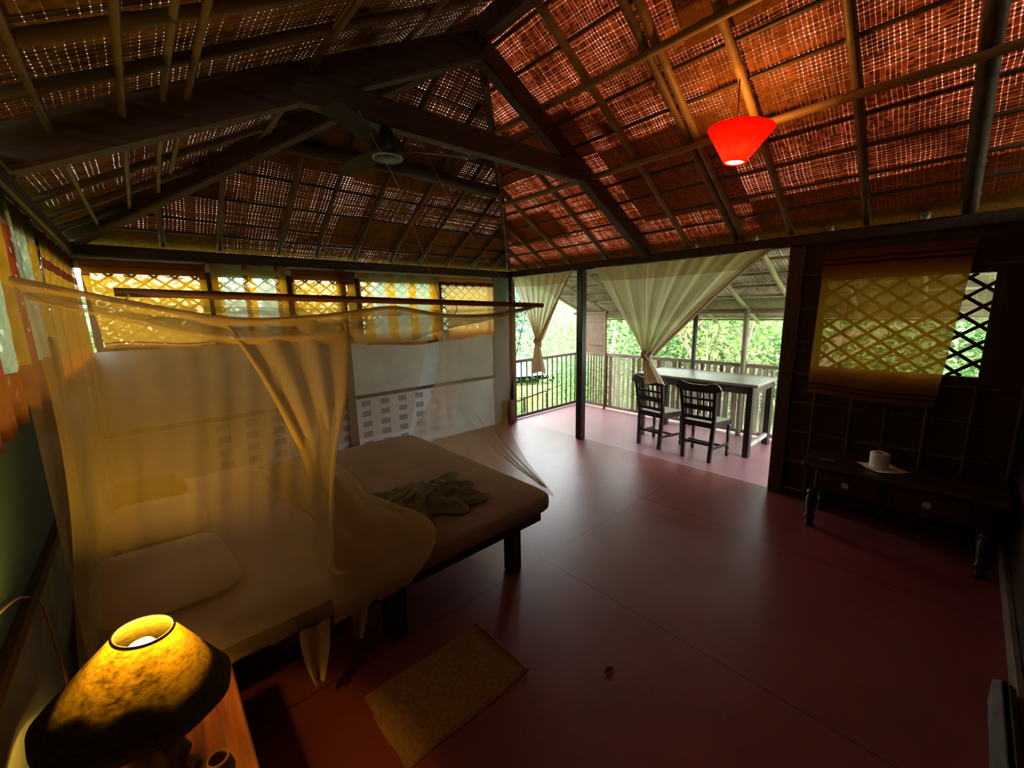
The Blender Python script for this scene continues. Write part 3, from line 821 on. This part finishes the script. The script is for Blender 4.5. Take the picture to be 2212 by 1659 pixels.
def carved(s, t):
    i = t*(len(prof)-1); k = min(int(i), len(prof)-2); f = i-k
    r = lerp(prof[k][0], prof[k+1][0], f)*(1+.16*math.sin(5*s*2*PI+t*9)+.10*math.sin(11*s*2*PI))
    return (LX+r*math.cos(s*2*PI), LY+r*math.sin(s*2*PI), .50+lerp(prof[k][1], prof[k+1][1], f))
build(MB().grid(carved, 40, 32), 'lamp_base', plain('carved dark wood', (.09, .05, .025), .6, .5, 30), lampo, True)
def shade_mat():
    t = NT('fibre lamp shade'); f = t.noise(t.coord('Object', (1, 1, 2.2)), 60, 6, .7); f2 = t.noise(t.coord('Object'), 7, 3)
    c = t.ramp(f, [(.3, (.08, .06, .014)), (.68, (.22, .16, .045))])
    d = t.n('BsdfDiffuse'); t.put(d.inputs[0], c); t.put(d.inputs['Normal'], t.bump(f, .8, .01))
    tr = t.n('BsdfTranslucent'); t.put(tr.inputs[0], t.ramp(t.math('MULTIPLY', f, f2), [(.12, (.0015, .0009, .0002)), (.34, (.15, .085, .009))]))
    return t.done(t.sh(.42, d.outputs[0], tr.outputs[0]))
ax = Vector((.16, -.04, 1)).normalized()
qs = Vector((0, 0, 1)).rotation_difference(ax).to_matrix()
sc0 = Vector((LX-.012, LY, .780))
def shade_fn(rb, rt_, zb, zt):
    def f(s, t):
        r = lerp(rb, rt_, t); a = s*2*PI
        r *= 1+.012*math.sin(a*9+t*4)*(1-t)
        return sc0+qs @ Vector((r*math.cos(a), r*math.sin(a), lerp(zb, zt, t)))
    return f
M_shade = shade_mat()
build(MB().grid(shade_fn(.186, .057, 0, .175), 64, 16), 'lamp_shade', M_shade, lampo, True)
def light_block_fn(s, t):  # opaque cone added inside the shade to keep its lower part unlit
    a = s*2*PI; k = t*(.46+.05*math.sin(a*3+1)+.03*math.sin(a*7))
    r = lerp(.186, .057, k)-.013
    return sc0+qs @ Vector((r*math.cos(a), r*math.sin(a), .004+.175*k))
build(MB().grid(light_block_fn, 64, 8), 'shade_light_block', plain('dark light block', (.03, .02, .008), .9, .2, 20), lampo, True)
rim = [sc0+qs @ Vector((.057*math.cos(a*2*PI/32), .057*math.sin(a*2*PI/32), .176)) for a in range(33)]
build(MB().tube(rim, .004, 6), 'shade_rim', plain('shade rim', (.28, .17, .04), .8), lampo, True)
def emit_mat(name, col, st):
    t = NT(name); e = t.n('Emission'); e.inputs[0].default_value = (*col, 1); e.inputs[1].default_value = st
    return t.done(e.outputs[0])
bc = sc0+qs @ Vector((.0, 0, .116))
build(MB().lathe([(.0, -.036), (.022, -.03), (.034, -.008), (.034, .008), (.024, .028), (.0, .036)], bc, 16), 'bulb', emit_mat('warm bulb', (1, .62, .12), 34), lampo, True)
build(MB().tube([(LX, LY, .78), bc-Vector((0, 0, .03))], .014, 10), 'lamp_socket', M_black, lampo)
cord = [(-.325, 1.02, 1.11), (-.322, 1.30, 1.07), (-.32, 1.50, 1.02), (-.318, 1.607, .97), (-.315, 1.70, .90), (-.31, 1.70, .84), (-.30, 1.66, .77), (-.30, 1.68, .66), (-.29, 1.64, .52), (-.20, 1.45, .506), (LX-.03, LY+.04, .506)]
cf = curve(cord)
build(MB().tube([cf(i/60) for i in range(61)], .0032, 6), 'lamp_cord', plain('pinkish cord', (.42, .24, .16), .6), lampo, True)
def lamp_light(nm, loc, col, power, rad):
    l = bpy.data.lights.new(nm, 'POINT'); l.color = col; l.energy = power; l.shadow_soft_size = rad
    o = bpy.data.objects.new(nm, l); COL.objects.link(o); o.location = loc
    return o
lamp_light('lamp_glow', bc+ax*.042, (1.0, .56, .05), 24.0, .024)
mug = thing('small_jar', 'small brown clay jar beside the lamp on the bedside table', 'jar', (.005, 1.165, .50))
build(MB().lathe([(.020, .502), (.030, .515), (.034, .545), (.026, .575), (.024, .585), (.021, .585), (.022, .57), (.02, .53)], (.005, 1.165, 0), 18, False), 'jar_body', plain('brown clay', (.20, .10, .04), .6, .3, 20), mug, True)

# ------------------------------------------------------------------ ceiling fan
FX, FYY, FZ = 1.205, 2.39, 2.60
fan = thing('ceiling_fan', 'dark ceiling fan hanging from the collar beam over the bed', 'fan', (FX, FYY, FZ))
build(MB().tube([(FX, FYY, 2.80), (FX, FYY, FZ+.13)], .011, 8), 'down_rod', M_black, fan)
build(MB().lathe([(.012, .16), (.03, .155), (.045, .12), (.05, .10), (.085, .085), (.094, .05), (.094, .02), (.088, .0), (.07, -.01), (0, -.012)], (FX, FYY, FZ), 28), 'motor', M_black, fan, True)
build(MB().tube([(FX+.082*math.cos(a*PI/16), FYY+.082*math.sin(a*PI/16), FZ-.006) for a in range(33)], .006, 6), 'motor_ring', plain('pale ring', (.42, .42, .36), .5), fan, True)
M_blade = plain('grey green blade', (.022, .022, .015), .7, .15, 8)
for k in range(3):
    a = -.42+k*2*PI/3; d = Vector((math.cos(a), math.sin(a), 0)); sd = Vector((-math.sin(a), math.cos(a), 0))
    m = MB(); ring = []
    for r_, w in ((.10, .03), (.16, .045), (.30, .055), (.50, .06), (.54, .05)):
        c = Vector((FX, FYY, FZ+.045))+d*r_
        ring.append([c+sd*w+Vector((0, 0, .012)), c-sd*w-Vector((0, 0, .012)), c-sd*w-Vector((0, 0, .016)), c+sd*w+Vector((0, 0, .008))])
    m.rings(ring)
    build(m, 'blade', M_blade, fan)

# ------------------------------------------------------------------ red pendant
PX, PY, PZ = 2.86, 1.09, 2.575
pend = thing('pendant_lamp', 'glowing red cone pendant lamp hanging under the red slope', 'lamp', (PX, PY, PZ))
def red_mat():
    t = NT('red paper shade'); f = t.noise(t.coord('Object'), 22, 5, .65)
    c = t.ramp(f, [(.3, (.30, .0015, .0010)), (.7, (.46, .0060, .0030))])
    d = t.n('BsdfDiffuse'); t.put(d.inputs[0], c)
    tr = t.n('BsdfTranslucent'); t.put(tr.inputs[0], c)
    return t.done(t.sh(.7, d.outputs[0], tr.outputs[0]))
pax = Vector((.05, -.10, 1)).normalized(); pq = Vector((0, 0, 1)).rotation_difference(pax).to_matrix()
def pfn(s, t):
    a = s*2*PI; r = lerp(.058, .186, t)
    return Vector((PX, PY, PZ))+pq @ Vector((r*math.cos(a), r*math.sin(a), lerp(0, .19, t)))
build(MB().grid(pfn, 48, 10), 'pendant_shade', red_mat(), pend, True)
pb = Vector((PX, PY, PZ+.055))
build(MB().lathe([(0, -.036), (.022, -.03), (.034, -.008), (.034, .008), (.024, .028), (0, .036)], pb, 16), 'bulb', emit_mat('pendant bulb', (1, .70, .35), 40), pend, True)
build(MB().lathe([(0, .006), (.050, .006), (.055, .009), (.050, .012), (0, .012)], (PX, PY, PZ), 24, True, pax), 'diffuser', emit_mat('pendant diffuser', (1, .80, .42), 2.6), pend)
build(MB().tube([pb+Vector((0, 0, .03)), pb+Vector((0, 0, .09))], .016, 10), 'lamp_socket', M_white, pend)
build(MB().tube([pb+Vector((0, 0, .09)), (PX, PY, 2.9), (PX+.005, PY+.005, 3.075)], .004, 6), 'cable', plain('red cable', (.25, .03, .02), .6), pend)
lamp_light('pendant_glow', pb+Vector((0, 0, .045)), (1.0, .40, .06), 32.0, .035)

# ------------------------------------------------------------------ console table on the right
con = thing('console_table', 'low black wooden console table with two drawers below the amber curtain', 'table', (3.89, .22, 0))
build(MB().cbox((3.655, -.30, .485), (4.13, .745, .515), .008), 'table_top', wood('console top', (.035, .018, .012), .4, 1), con)
build(MB().box((3.70, -.24, .30), (4.10, .69, .485)), 'carcass', M_blackwood, con)
for y0, y1 in ((.285, .655), (-.14, .235)):
    d = build(MB().cbox((3.684, y0, .315), (3.70, y1, .472), .005), 'drawer', wood('drawer front', (.042, .018, .012), .4, 1), con)
    kc = Vector((3.675, (y0+y1)/2, .40))
    kn = MB()
    for q in range(6):
        a = q*PI/3
        kn.lathe([(.0, 0), (.008, .002), (.0095, .006), (.005, .011), (0, .012)], kc+Vector((-.004, math.cos(a)*.016, math.sin(a)*.016)), 8, True, (-1, 0, 0))
    kn.lathe([(.010, -.010), (.010, 0), (.012, .004), (.006, .012), (0, .014)], kc, 10, True, (-1, 0, 0))
    build(kn, 'knob', M_steel, d, True)
lp = [(.030, .0), (.026, .03), (.022, .05), (.034, .075), (.036, .085), (.026, .10), (.032, .14), (.038, .20), (.036, .235), (.026, .255), (.036, .27), (.037, .28), (.030, .30)]
for x in (3.705, 4.085):
    for y in (.665, -.225): build(MB().lathe(lp, (x, y, 0), 14), 'leg', M_blackwood, con, True)
build(MB().beam((4.085, -.2, .12), (4.085, .64, .12), .03, .04), 'stretcher', M_blackwood, con)
tp_ = thing('toilet_roll', 'cream toilet paper roll standing on a napkin on the console table', 'toilet roll', (3.90, .325, .519))
build(MB().lathe([(.020, .002), (.055, .002), (.0565, .01), (.0565, .105), (.054, .112), (.022, .112), (.020, .108), (.020, .002)], (3.90, .325, .519), 28, False), 'paper', M_paper, tp_, True)
build(MB().lathe([(.0195, .003), (.0195, .111)], (3.90, .325, .519), 20, False), 'core', plain('cardboard core', (.28, .19, .11), .8), tp_, True)
nk = MB()
def nap(s, t):
    p = Vector((3.905, .305, .517))+Matrix.Rotation(.75, 3, 'Z') @ Vector(((s-.5)*.21, (t-.5)*.21, 0))
    p.z += .0012+.004*max(0, abs(s-.5)+abs(t-.5)-.55)*4
    return p
tag(build(MB().grid(nap, 12, 12), 'paper_napkin', M_paper, None, True, False, (3.905, .305, .517)), 'square cream paper napkin under the toilet roll', 'napkin')
tag(build(MB().tube([(3.80, .655, .522), (3.815, .62, .526), (3.81, .60, .522), (3.83, .575, .524)], .004, 6), 'small_key', M_steel, None, True, False, (3.81, .61, .52)), 'tiny metal key lying on the far end of the console table', 'key')

# ------------------------------------------------------------------ rug, leaf
def rug_fn(s, t):
    x = lerp(.525, 1.16, s); y = lerp(1.22, 1.63, t)
    e = min(s, 1-s, t, 1-t)
    return (x+.004*math.sin(t*9), y+.004*math.sin(s*8), .004+.010*min(1, e*30)+.002*mnoise.noise(Vector((x*40, y*40, 0)))+(.008*max(0, (s-.95)*20)))
rg = thing('floor_mat', 'small tan coir mat lying on the red floor in front of the bed', 'mat', (.84, 1.42, .0))
build(MB().grid(rug_fn, 80, 60).box((.53, 1.226, .001), (1.155, 1.624, .008)), 'mat_pile', plain('tan coir', (.30, .15, .045), .95, .22, 60, .1, bump=.5), rg, True)
build(MB().tube([(1.16, 1.222, .014), (1.163, 1.42, .016), (1.16, 1.628, .014)], .008, 6), 'bound_edge', plain('mat edge', (.36, .17, .06), .9), rg)
lf = MB().grid(lambda s, t: (1.445+(t-.5)*.06, .958+(s-.5)*.03*math.sin(PI*(.08+.84*t)), .004+.008*abs(s-.5)), 6, 10)
tag(build(lf, 'dry_leaf', plain('dry leaf', (.05, .02, .012), .8), None, True, False, (1.445, .958, .004)), 'small dark dry leaf lying alone on the open red floor', 'leaf')

# ------------------------------------------------------------------ veranda
VX = 5.85
def vz(x): return 2.40-.39*(x-XR)
vm = MB()
pts = [Vector((XR-.02, YF-.6, vz(XR)+.02)), Vector((XR-.02, YB+.12, vz(XR)+.02)), Vector((6.45, YB+.12, vz(6.45)+.02)), Vector((6.45, YF-.6, vz(6.45)+.02))]
vm.add(pts, [(0, 1, 2, 3)], [(p.y+5, p.x) for p in pts])
struct(build(vm, 'ceiling_veranda', MAT_V))
for i, y in enumerate((4.66, 4.15, 3.6, 3.05, 2.5, 1.95, 1.4, .85, .3)):
    pole('veranda_rafter', 'pale rafter under the veranda roof, %s from the back corner' % ORD[i], (XR+.02, y, vz(XR+.02)-.055), (6.42, y+.02, vz(6.42)-.055), .026, M_bamboo_pale, 'rafters of the veranda roof', 200+i)
for i, x in enumerate((4.45, 4.75, 5.05, 5.35, 5.62, 6.1, 6.40)):
    pole('veranda_purlin', 'pale purlin along the veranda roof, %s out from the room' % ORD[i], (x, YF-.3, vz(x)-.018), (x, YB+.1, vz(x)-.018), .014, M_bamboo_pale, 'purlins of the veranda roof', 220+i)
vb = build(MB().bamboo((VX, YF-.3, vz(VX)-.11), (VX, YB+.1, vz(VX)-.11), .030, 10, .6, 9), 'veranda_beam', wood('veranda beam', (.16, .11, .06), .6, 1), None, False, False, (VX, 2, 1.6))
tag(vb, 'long brown beam carrying the outer edge of the veranda roof', 'roof beam')
post(VX, YB-.06, 0, 1.66, .09, 'veranda_post', 'dark corner post of the veranda where the two railings meet', M_darkwoodz)
tag(build(MB().bamboo((VX, 2.60, 0), (VX, 2.60, 1.66), .032, 10, .5, 3), 'veranda_post', M_darkwoodz, None, True, False, (VX, 2.6, 0)), 'thin dark veranda post behind the broad knotted curtain', 'post')
tag(build(MB().bamboo((VX-.06, 1.92, 0), (VX-.06, 1.92, 1.68), .033, 10, .4, 4), 'veranda_post', bamboo_mat('grey pole', (.17, .14, .08)), None, True, False, (VX-.06, 1.92, 0)), 'round grey veranda pole rising behind the veranda table', 'post')
tag(build(MB().bamboo((VX-.04, 4.09, 0), (VX-.04, 4.09, 1.68), .022, 10, .4, 6), 'veranda_post', M_bamboo, None, True, False, (VX-.04, 4.09, 0)), 'slim bamboo pole at the edge of the brown veranda screen', 'post')
scr = thing('veranda_screen', 'narrow brown board screen above the railing at the veranda corner', 'screen', (VX, 4.30, .97))
build(MB().box((VX-.015, 4.13, .97), (VX+.005, 4.60, 1.66)), 'board', plain('brown fibre board', (.20, .125, .085), .8, .2, 12), scr)
build(MB().box((VX-.028, 4.13, 1.50), (VX-.015, 4.60, 1.515)).box((VX-.028, 4.13, 1.10), (VX-.015, 4.60, 1.112)), 'batten', M_bamboo, scr)
# front railing of flat slats
rail = thing('veranda_railing', 'long veranda railing of flat uneven slats in front of the trees', 'railing', (VX, 2.2, 0))
build(MB().beam((VX, YF-.2, .945), (VX, YB-.10, .945), .055, .05), 'handrail', wood('grey brown rail', (.20, .145, .095), .6, 1), rail)
build(MB().beam((VX, YF-.2, .055), (VX, YB-.10, .055), .05, .045), 'bottom_rail', wood('grey brown rail low', (.15, .10, .07), .6, 1), rail)
SL_M = [wood('pale slat', (.44, .37, .27), .7, 2), wood('brown slat', (.16, .085, .05), .7, 2), wood('grey slat', (.30, .27, .20), .7, 2), wood('dark slat', (.08, .05, .035), .7, 2)]
y = YB-.17; i = 0; rn = random.Random(11)
while y > YF:
    w = rn.uniform(.018, .03) if y > 4.05 else rn.uniform(.035, .075)
    k = rn.choice([0, 0, 1, 2, 2, 3]) if y < 4.05 else rn.choice([1, 3])
    if 3.2 < y < 4.05: k = rn.choice([0, 1, 1, 2, 0])
    build(MB().box((VX-.028, y-w, .075+rn.uniform(-.02, .0)), (VX-.012, y, .925)), 'slat', SL_M[k], rail)
    y -= w+rn.uniform(.022, .045)
# side railing of round balusters
srl = thing('side_railing', 'short side railing of thin round balusters beside the back corner', 'railing', (5.05, YB, 0))
sm = wood('silver brown rail', (.16, .12, .09), .6, 0)
build(MB().tube([(XR+.06, YB, .925), (VX, YB, .935)], .024, 8), 'handrail', sm, srl, True)
build(MB().beam((XR+.06, YB, .035), (VX, YB, .045), .045, .045), 'bottom_rail', M_darkwood, srl)
for i in range(13):
    x = XR+.10+i*(VX-XR-.14)/12.4
    build(MB().tube([(x, YB, .05), (x+.003, YB, .5), (x, YB, .92)], .011, 7), 'baluster', M_darkwoodz, srl, True)
fn_ = thing('garden_rail', 'thin rail fence outside beyond the side railing', 'fence', (5.1, 6.4, -1.2))
build(MB().tube([(4.0, 6.0, -.28), (8.5, 7.2, -.25)], .02, 6), 'rail', M_darkwoodz, fn_)
for k in range(5): build(MB().tube([(4.2+k*1.05, 6.05+k*.28, -1.2), (4.2+k*1.05, 6.05+k*.28, -.22)], .03, 6), 'stake', M_darkwoodz, fn_)
tag(build(MB().tube([(4.33, YB+.05, .95), (4.62, YB+.06, 1.75), (4.72, YB+.06, 2.1)], .006, 5), 'stay_wire', M_black, None, False, False, (4.4, YB+.05, .95)), 'thin slanting stay wire above the side railing', 'wire')

# veranda table
dt = thing('dining_table', 'long dark wooden veranda table set against the slatted railing', 'table', (5.3, 2.2, 0))
build(MB().cbox((4.91, 1.46, .825), (5.70, 2.95, .855), .006), 'table_top', wood('worn table top', (.20, .17, .125), .35, 1, .5), dt)
ap = MB().box((4.95, 1.52, .735), (4.97, 2.90, .825)).box((5.64, 1.52, .735), (5.66, 2.90, .825)).box((4.95, 1.52, .735), (5.66, 1.54, .825)).box((4.95, 2.88, .735), (5.66, 2.90, .825))
build(ap, 'apron', wood('table frame', (.075, .055, .038), .4, 2), dt)
for x in (4.935, 5.605):
    for y in (1.51, 2.84): build(MB().cbox((x, y, 0), (x+.07, y+.07, .825), .006), 'leg', M_blackwood, dt)
build(MB().beam((4.97, 1.545, .13), (5.64, 1.545, .13), .04, .05), 'stretcher', plain('pale worn stretcher', (.36, .34, .30), .6, .2, 8), dt)

# carved chair (local space, front towards +x)
def chair(label, loc, rz):
    c = thing('dining_chair', label, 'chair', loc)
    c.rotation_euler = (0, 0, rz)
    L = True
    for sy in (-1, 1):
        rear = MB().beam((-.19, .150*sy, 0), (-.165, .165*sy, .44), .042, .042, (1, 0, 0))
        rear.beam((-.165, .165*sy, .43), (-.235, .190*sy, .87), .040, .040, (1, 0, 0))
        build(rear, 'rear_leg', M_blackwood, c, False, L)
        lp2 = [(.012, 0), (.020, .01), (.024, .05), (.015, .07), (.026, .10), (.016, .13), (.019, .20), (.024, .30), (.016, .315), (.026, .335), (.026, .43)]
        build(MB().lathe(lp2, (.175, .20*sy, 0), 12), 'front_leg', M_blackwood, c, True, L)
    sf = MB()
    sf.beam((.18, -.225, .415), (.18, .225, .415), .04, .06).beam((-.165, -.17, .415), (-.165, .17, .415), .035, .06)
    for sy in (-1, 1): sf.beam((-.165, .16*sy, .415), (.175, .205*sy, .415), .035, .06)
    build(sf, 'seat_frame', M_blackwood, c, False, L)
    st = MB(); st.add([(-.165, -.15, .446), (.185, -.21, .446), (.185, .21, .446), (-.165, .15, .446), (-.165, -.15, .436), (.185, -.21, .436), (.185, .21, .436), (-.165, .15, .436)],
        [(0, 1, 2, 3), (7, 6, 5, 4), (0, 4, 5, 1), (1, 5, 6, 2), (2, 6, 7, 3), (3, 7, 4, 0)])
    build(st, 'cane_seat', M_cane, c, False, L)
    st = MB()
    for sy in (-1, 1): st.beam((-.18, .155*sy, .15), (.175, .20*sy, .15), .02, .03)
    st.beam((0, -.18, .165), (0, .18, .165), .02, .025).beam((-.18, -.155, .20), (-.18, .155, .20), .02, .03)
    build(st, 'stretcher', M_blackwood, c, False, L)
    # backrest: waved top rail, rails and small uprights forming square openings
    def bx(z): return -.165-.07*(z-.43)/.43
    tr = MB(); rings = []
    for j in range(17):
        s = j/16; yy = -.25+.50*s; e_ = abs(2*s-1)
        zt = .878+.024*math.exp(-((e_-.72)/.24)**2)-.045*(e_**12)
        zb = .795+.034*(e_**8)
        x = bx(.84)-.022*math.cos((s-.5)*PI)
        rings.append([(x-.013, yy, zb), (x+.013, yy, zb), (x+.012, yy, zt), (x-.012, yy, zt)])
    tr.rings(rings)
    build(tr, 'top_rail', M_blackwood, c, False, L)
    br = MB()
    for z, h in ((.715, .026), (.615, .058), (.495, .036)): br.beam((bx(z)-.012, -.178, z), (bx(z)-.012, .178, z), .018, h)
    build(br, 'back_rail', M_blackwood, c, False, L)
    bu = MB()
    for k in range(5):
        yy = -.132+k*.066
        bu.beam((bx(.64)-.012, yy, .63), (bx(.8)-.016, yy, .80), .016, .018, (1, 0, 0))
        bu.beam((bx(.5)-.012, yy, .50), (bx(.6)-.012, yy, .60), .016, .018, (1, 0, 0))
    build(bu, 'back_spindles', M_blackwood, c, False, L)
    return c
chair('carved dark chair with a cane seat at the near end of the veranda table', (4.695, 1.915, 0), .0)
c2 = chair('carved dark chair half hidden behind the tail of the broad knotted curtain', (4.74, 2.50, 0), -.14)

# ------------------------------------------------------------------ garden outside
ZG = -1.2
def ground_mat():
    t = NT('leafy ground'); v = t.coord('Object'); f = t.noise(v, 1.2, 6, .7); f2 = t.noise(v, 14, 4)
    c = t.ramp(t.math('ADD', t.math('MULTIPLY', f, .6), t.math('MULTIPLY', f2, .4)), [(.3, (.16, .20, .06)), (.5, (.28, .36, .12)), (.68, (.42, .40, .22))])
    return t.done(t.bsdf(c, .95, .1))
gm = MB().grid(lambda s, t: (-40+100*s, -40+100*t, ZG+.25*mnoise.noise(Vector((s*14, t*14, 0)))), 60, 60)
struct(build(gm, 'ground', ground_mat(), None, True))
pm = MB()
def pond_fn(s, t):
    a = s*2*PI; r = t
    return (15.2+10.5*r*math.cos(a), 18.3+6.5*r*math.sin(a)*(1+.1*math.sin(3*a)), ZG+.27)
t_ = NT('pale pond water'); wv = t_.noise(t_.coord('Object', (1, 1, 1)), 3, 3)
pond = build(MB().grid(pond_fn, 48, 6), 'pond_water', t_.done(t_.bsdf((.40, .62, .55), .12, .6, t_.bump(wv, .1, .05))), None, True)
pond['kind'] = 'structure'

def leaf_mat(name, dark, mid, light, trans=.5):
    t = NT(name); g = t.n('NewGeometry')
    c = t.ramp(g.outputs['Random Per Island'], [(.0, dark), (.5, mid), (1.0, light)])
    d = t.n('BsdfDiffuse'); t.put(d.inputs[0], c); tr = t.n('BsdfTranslucent'); t.put(tr.inputs[0], c)
    return t.done(t.sh(trans, d.outputs[0], tr.outputs[0]))
LM = [leaf_mat('fresh leaves', (.22, .36, .15), (.36, .54, .24), (.58, .70, .40)),
      leaf_mat('haze tinted leaves', (.30, .46, .34), (.42, .58, .44), (.56, .66, .56)),  # distance haze put into the leaf colour
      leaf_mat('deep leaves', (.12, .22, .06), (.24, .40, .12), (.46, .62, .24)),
      leaf_mat('yellow leaves', (.34, .40, .08), (.52, .60, .16), (.78, .62, .30))]
M_bark = wood('pale bark', (.30, .25, .18), .85, 2)
def leaves_mesh(centers, count, spread, size, seed):
    rn = random.Random(seed); m = MB()
    for _ in range(count):
        c = Vector(rn.choice(centers))
        g_ = lambda q: max(-1.7*q, min(1.7*q, rn.gauss(0, q)))
        p = c+Vector((g_(spread), g_(spread), g_(spread*.75)))
        d = Vector((rn.uniform(-1, 1), rn.uniform(-1, 1), rn.uniform(-.9, .3))).normalized()
        sd = d.cross(Vector((rn.uniform(-1, 1), rn.uniform(-1, 1), 1))).normalized()
        n = d.cross(sd)
        L = size*rn.uniform(.7, 1.3); w = L*.26
        m.add([p, p+d*L*.45+sd*w+n*L*.06, p+d*L-n*L*.05, p+d*L*.45-sd*w+n*L*.06], [(0, 1, 2), (0, 2, 3)])
    return m
def tree(nm, label, loc, height, spread, nleaf, size, lm, seed, group=None, cat='tree', lean=(0, 0), low=.25, trunk_r=.09):
    rn = random.Random(seed)
    root = thing(nm, label, cat, loc, group)
    base = Vector((0, 0, 0)); m = MB(); tips = []
    top = Vector((lean[0], lean[1], height*.55))
    trunk = curve([base, base.lerp(top, .5)+Vector((rn.uniform(-.2, .2), rn.uniform(-.2, .2), 0)), top])
    m.tube([trunk(i/8) for i in range(9)], [trunk_r*(1-.06*i) for i in range(9)], 8)
    build(m, 'trunk', M_bark, root, True, True)
    m = MB()
    for k in range(9):
        s = trunk(rn.uniform(low, 1.0)); a = rn.uniform(0, 2*PI)
        e = s+Vector((math.cos(a)*spread*rn.uniform(.5, 1), math.sin(a)*spread*rn.uniform(.5, 1), height*rn.uniform(.08, .45)))
        mid = s.lerp(e, .5)+Vector((rn.uniform(-.2, .2), rn.uniform(-.2, .2), -.08*height*rn.uniform(0, 1)))
        cv = curve([s, mid, e])
        m.tube([cv(i/7) for i in range(8)], [trunk_r*.45*(1-.11*i) for i in range(8)], 6)
        tips += [cv(.55), cv(.75), cv(.9), cv(1.0)]
    build(m, 'branches', M_bark, root, True, True)
    build(leaves_mesh(tips, nleaf, spread*.26, size, seed), 'leaves', lm, root, False, True)
    return root
def polar(bearing, r):
    a = math.radians(bearing); return (math.cos(a)*r, math.sin(a)*r, ZG)
# lit trees right beyond the long railing
tree('garden_tree', 'pale branching tree with a leaning trunk close behind the round veranda pole', polar(15.5, 9.2), 4.2, 1.5, 2000, .105, LM[0], 21, None, 'tree', (.9, -.9), .30, .11)
tree('garden_tree', 'forked bare-limbed tree seen between the two veranda posts', polar(21.5, 10.0), 4.2, 1.5, 1500, .10, LM[3], 22, None, 'tree', (-.4, .6), .2, .09)
tree('garden_tree', 'bright green bushy tree beside the brown veranda screen', polar(33.5, 9.0), 3.6, 1.3, 5200, .095, LM[0], 23, None, 'tree', (0, .2), .1, .09)
tree('palm_frond_tree', 'dark hanging leaf spray under the veranda eave near the thick post', polar(17.2, 8.0), 4.4, .5, 700, .15, LM[2], 24, None, 'tree', (.2, .2), .8, .05)
tree('garden_bush', 'low yellow green bush outside below the side railing', (6.9, 7.9, ZG), 1.5, .8, 1400, .12, LM[3], 25, None, 'bush', (0, 0), .0, .03)
tree('garden_bush', 'low leafy bush outside at the foot of the garden rail', (5.9, 7.3, ZG), 1.1, .6, 900, .10, LM[0], 26, None, 'bush', (0, 0), .0, .03)
# belt of trees further out; copies share their meshes
protos = [tree('woodland_tree', 'green tree in the leafy belt behind the veranda', polar(26, 13.5), 4.3, 2.2, 8500, .125, LM[0], 31, 'woodland trees beyond the veranda', 'tree', (.3, 0), .05, .12),
          tree('woodland_tree', 'green tree in the leafy belt behind the veranda', polar(11, 13.0), 4.3, 2.2, 8500, .125, LM[0], 32, 'woodland trees beyond the veranda', 'tree', (-.3, .3), .05, .12),
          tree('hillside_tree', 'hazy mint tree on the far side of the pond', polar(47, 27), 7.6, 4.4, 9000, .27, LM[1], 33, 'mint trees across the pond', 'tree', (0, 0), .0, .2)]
def again(src, loc, rz, sc):
    c = copy_tree(src); c.location = loc; c.rotation_euler = (0, 0, rz); c.scale = (sc, sc, sc); return c
rn = random.Random(5)
for b, r in ((6, 12.5), (1, 11.5), (-5, 12), (17, 14.5), (21, 12.5), (30, 13), (35, 14.5), (38.5, 12.8), (-12, 11), (14, 18), (24, 18.5), (32, 18.5), (5, 17)):
    again(protos[rn.randint(0, 1)], polar(b+rn.uniform(-1, 1), r), rn.uniform(0, 6), rn.uniform(.85, 1.15))
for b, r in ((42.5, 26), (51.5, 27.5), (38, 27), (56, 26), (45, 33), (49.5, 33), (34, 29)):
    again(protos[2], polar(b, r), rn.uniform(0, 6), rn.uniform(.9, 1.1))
pb_ = tree('garden_shrub_tree', 'green tree standing behind the lattice windows of the back wall', (.4, 7.6, ZG), 5.0, 1.7, 6500, .13, LM[0], 41, 'trees behind the back windows', 'tree', (0, 0), .05, .08)
for x, y_ in ((-2.2, 7.4), (2.7, 7.9), (-4.6, 7.2), (5.0, 12.0), (1.4, 10.0), (-4.4, 4.0), (-4.2, 1.2)):
    again(pb_, (x, y_, ZG), rn.uniform(0, 6), rn.uniform(.9, 1.15))
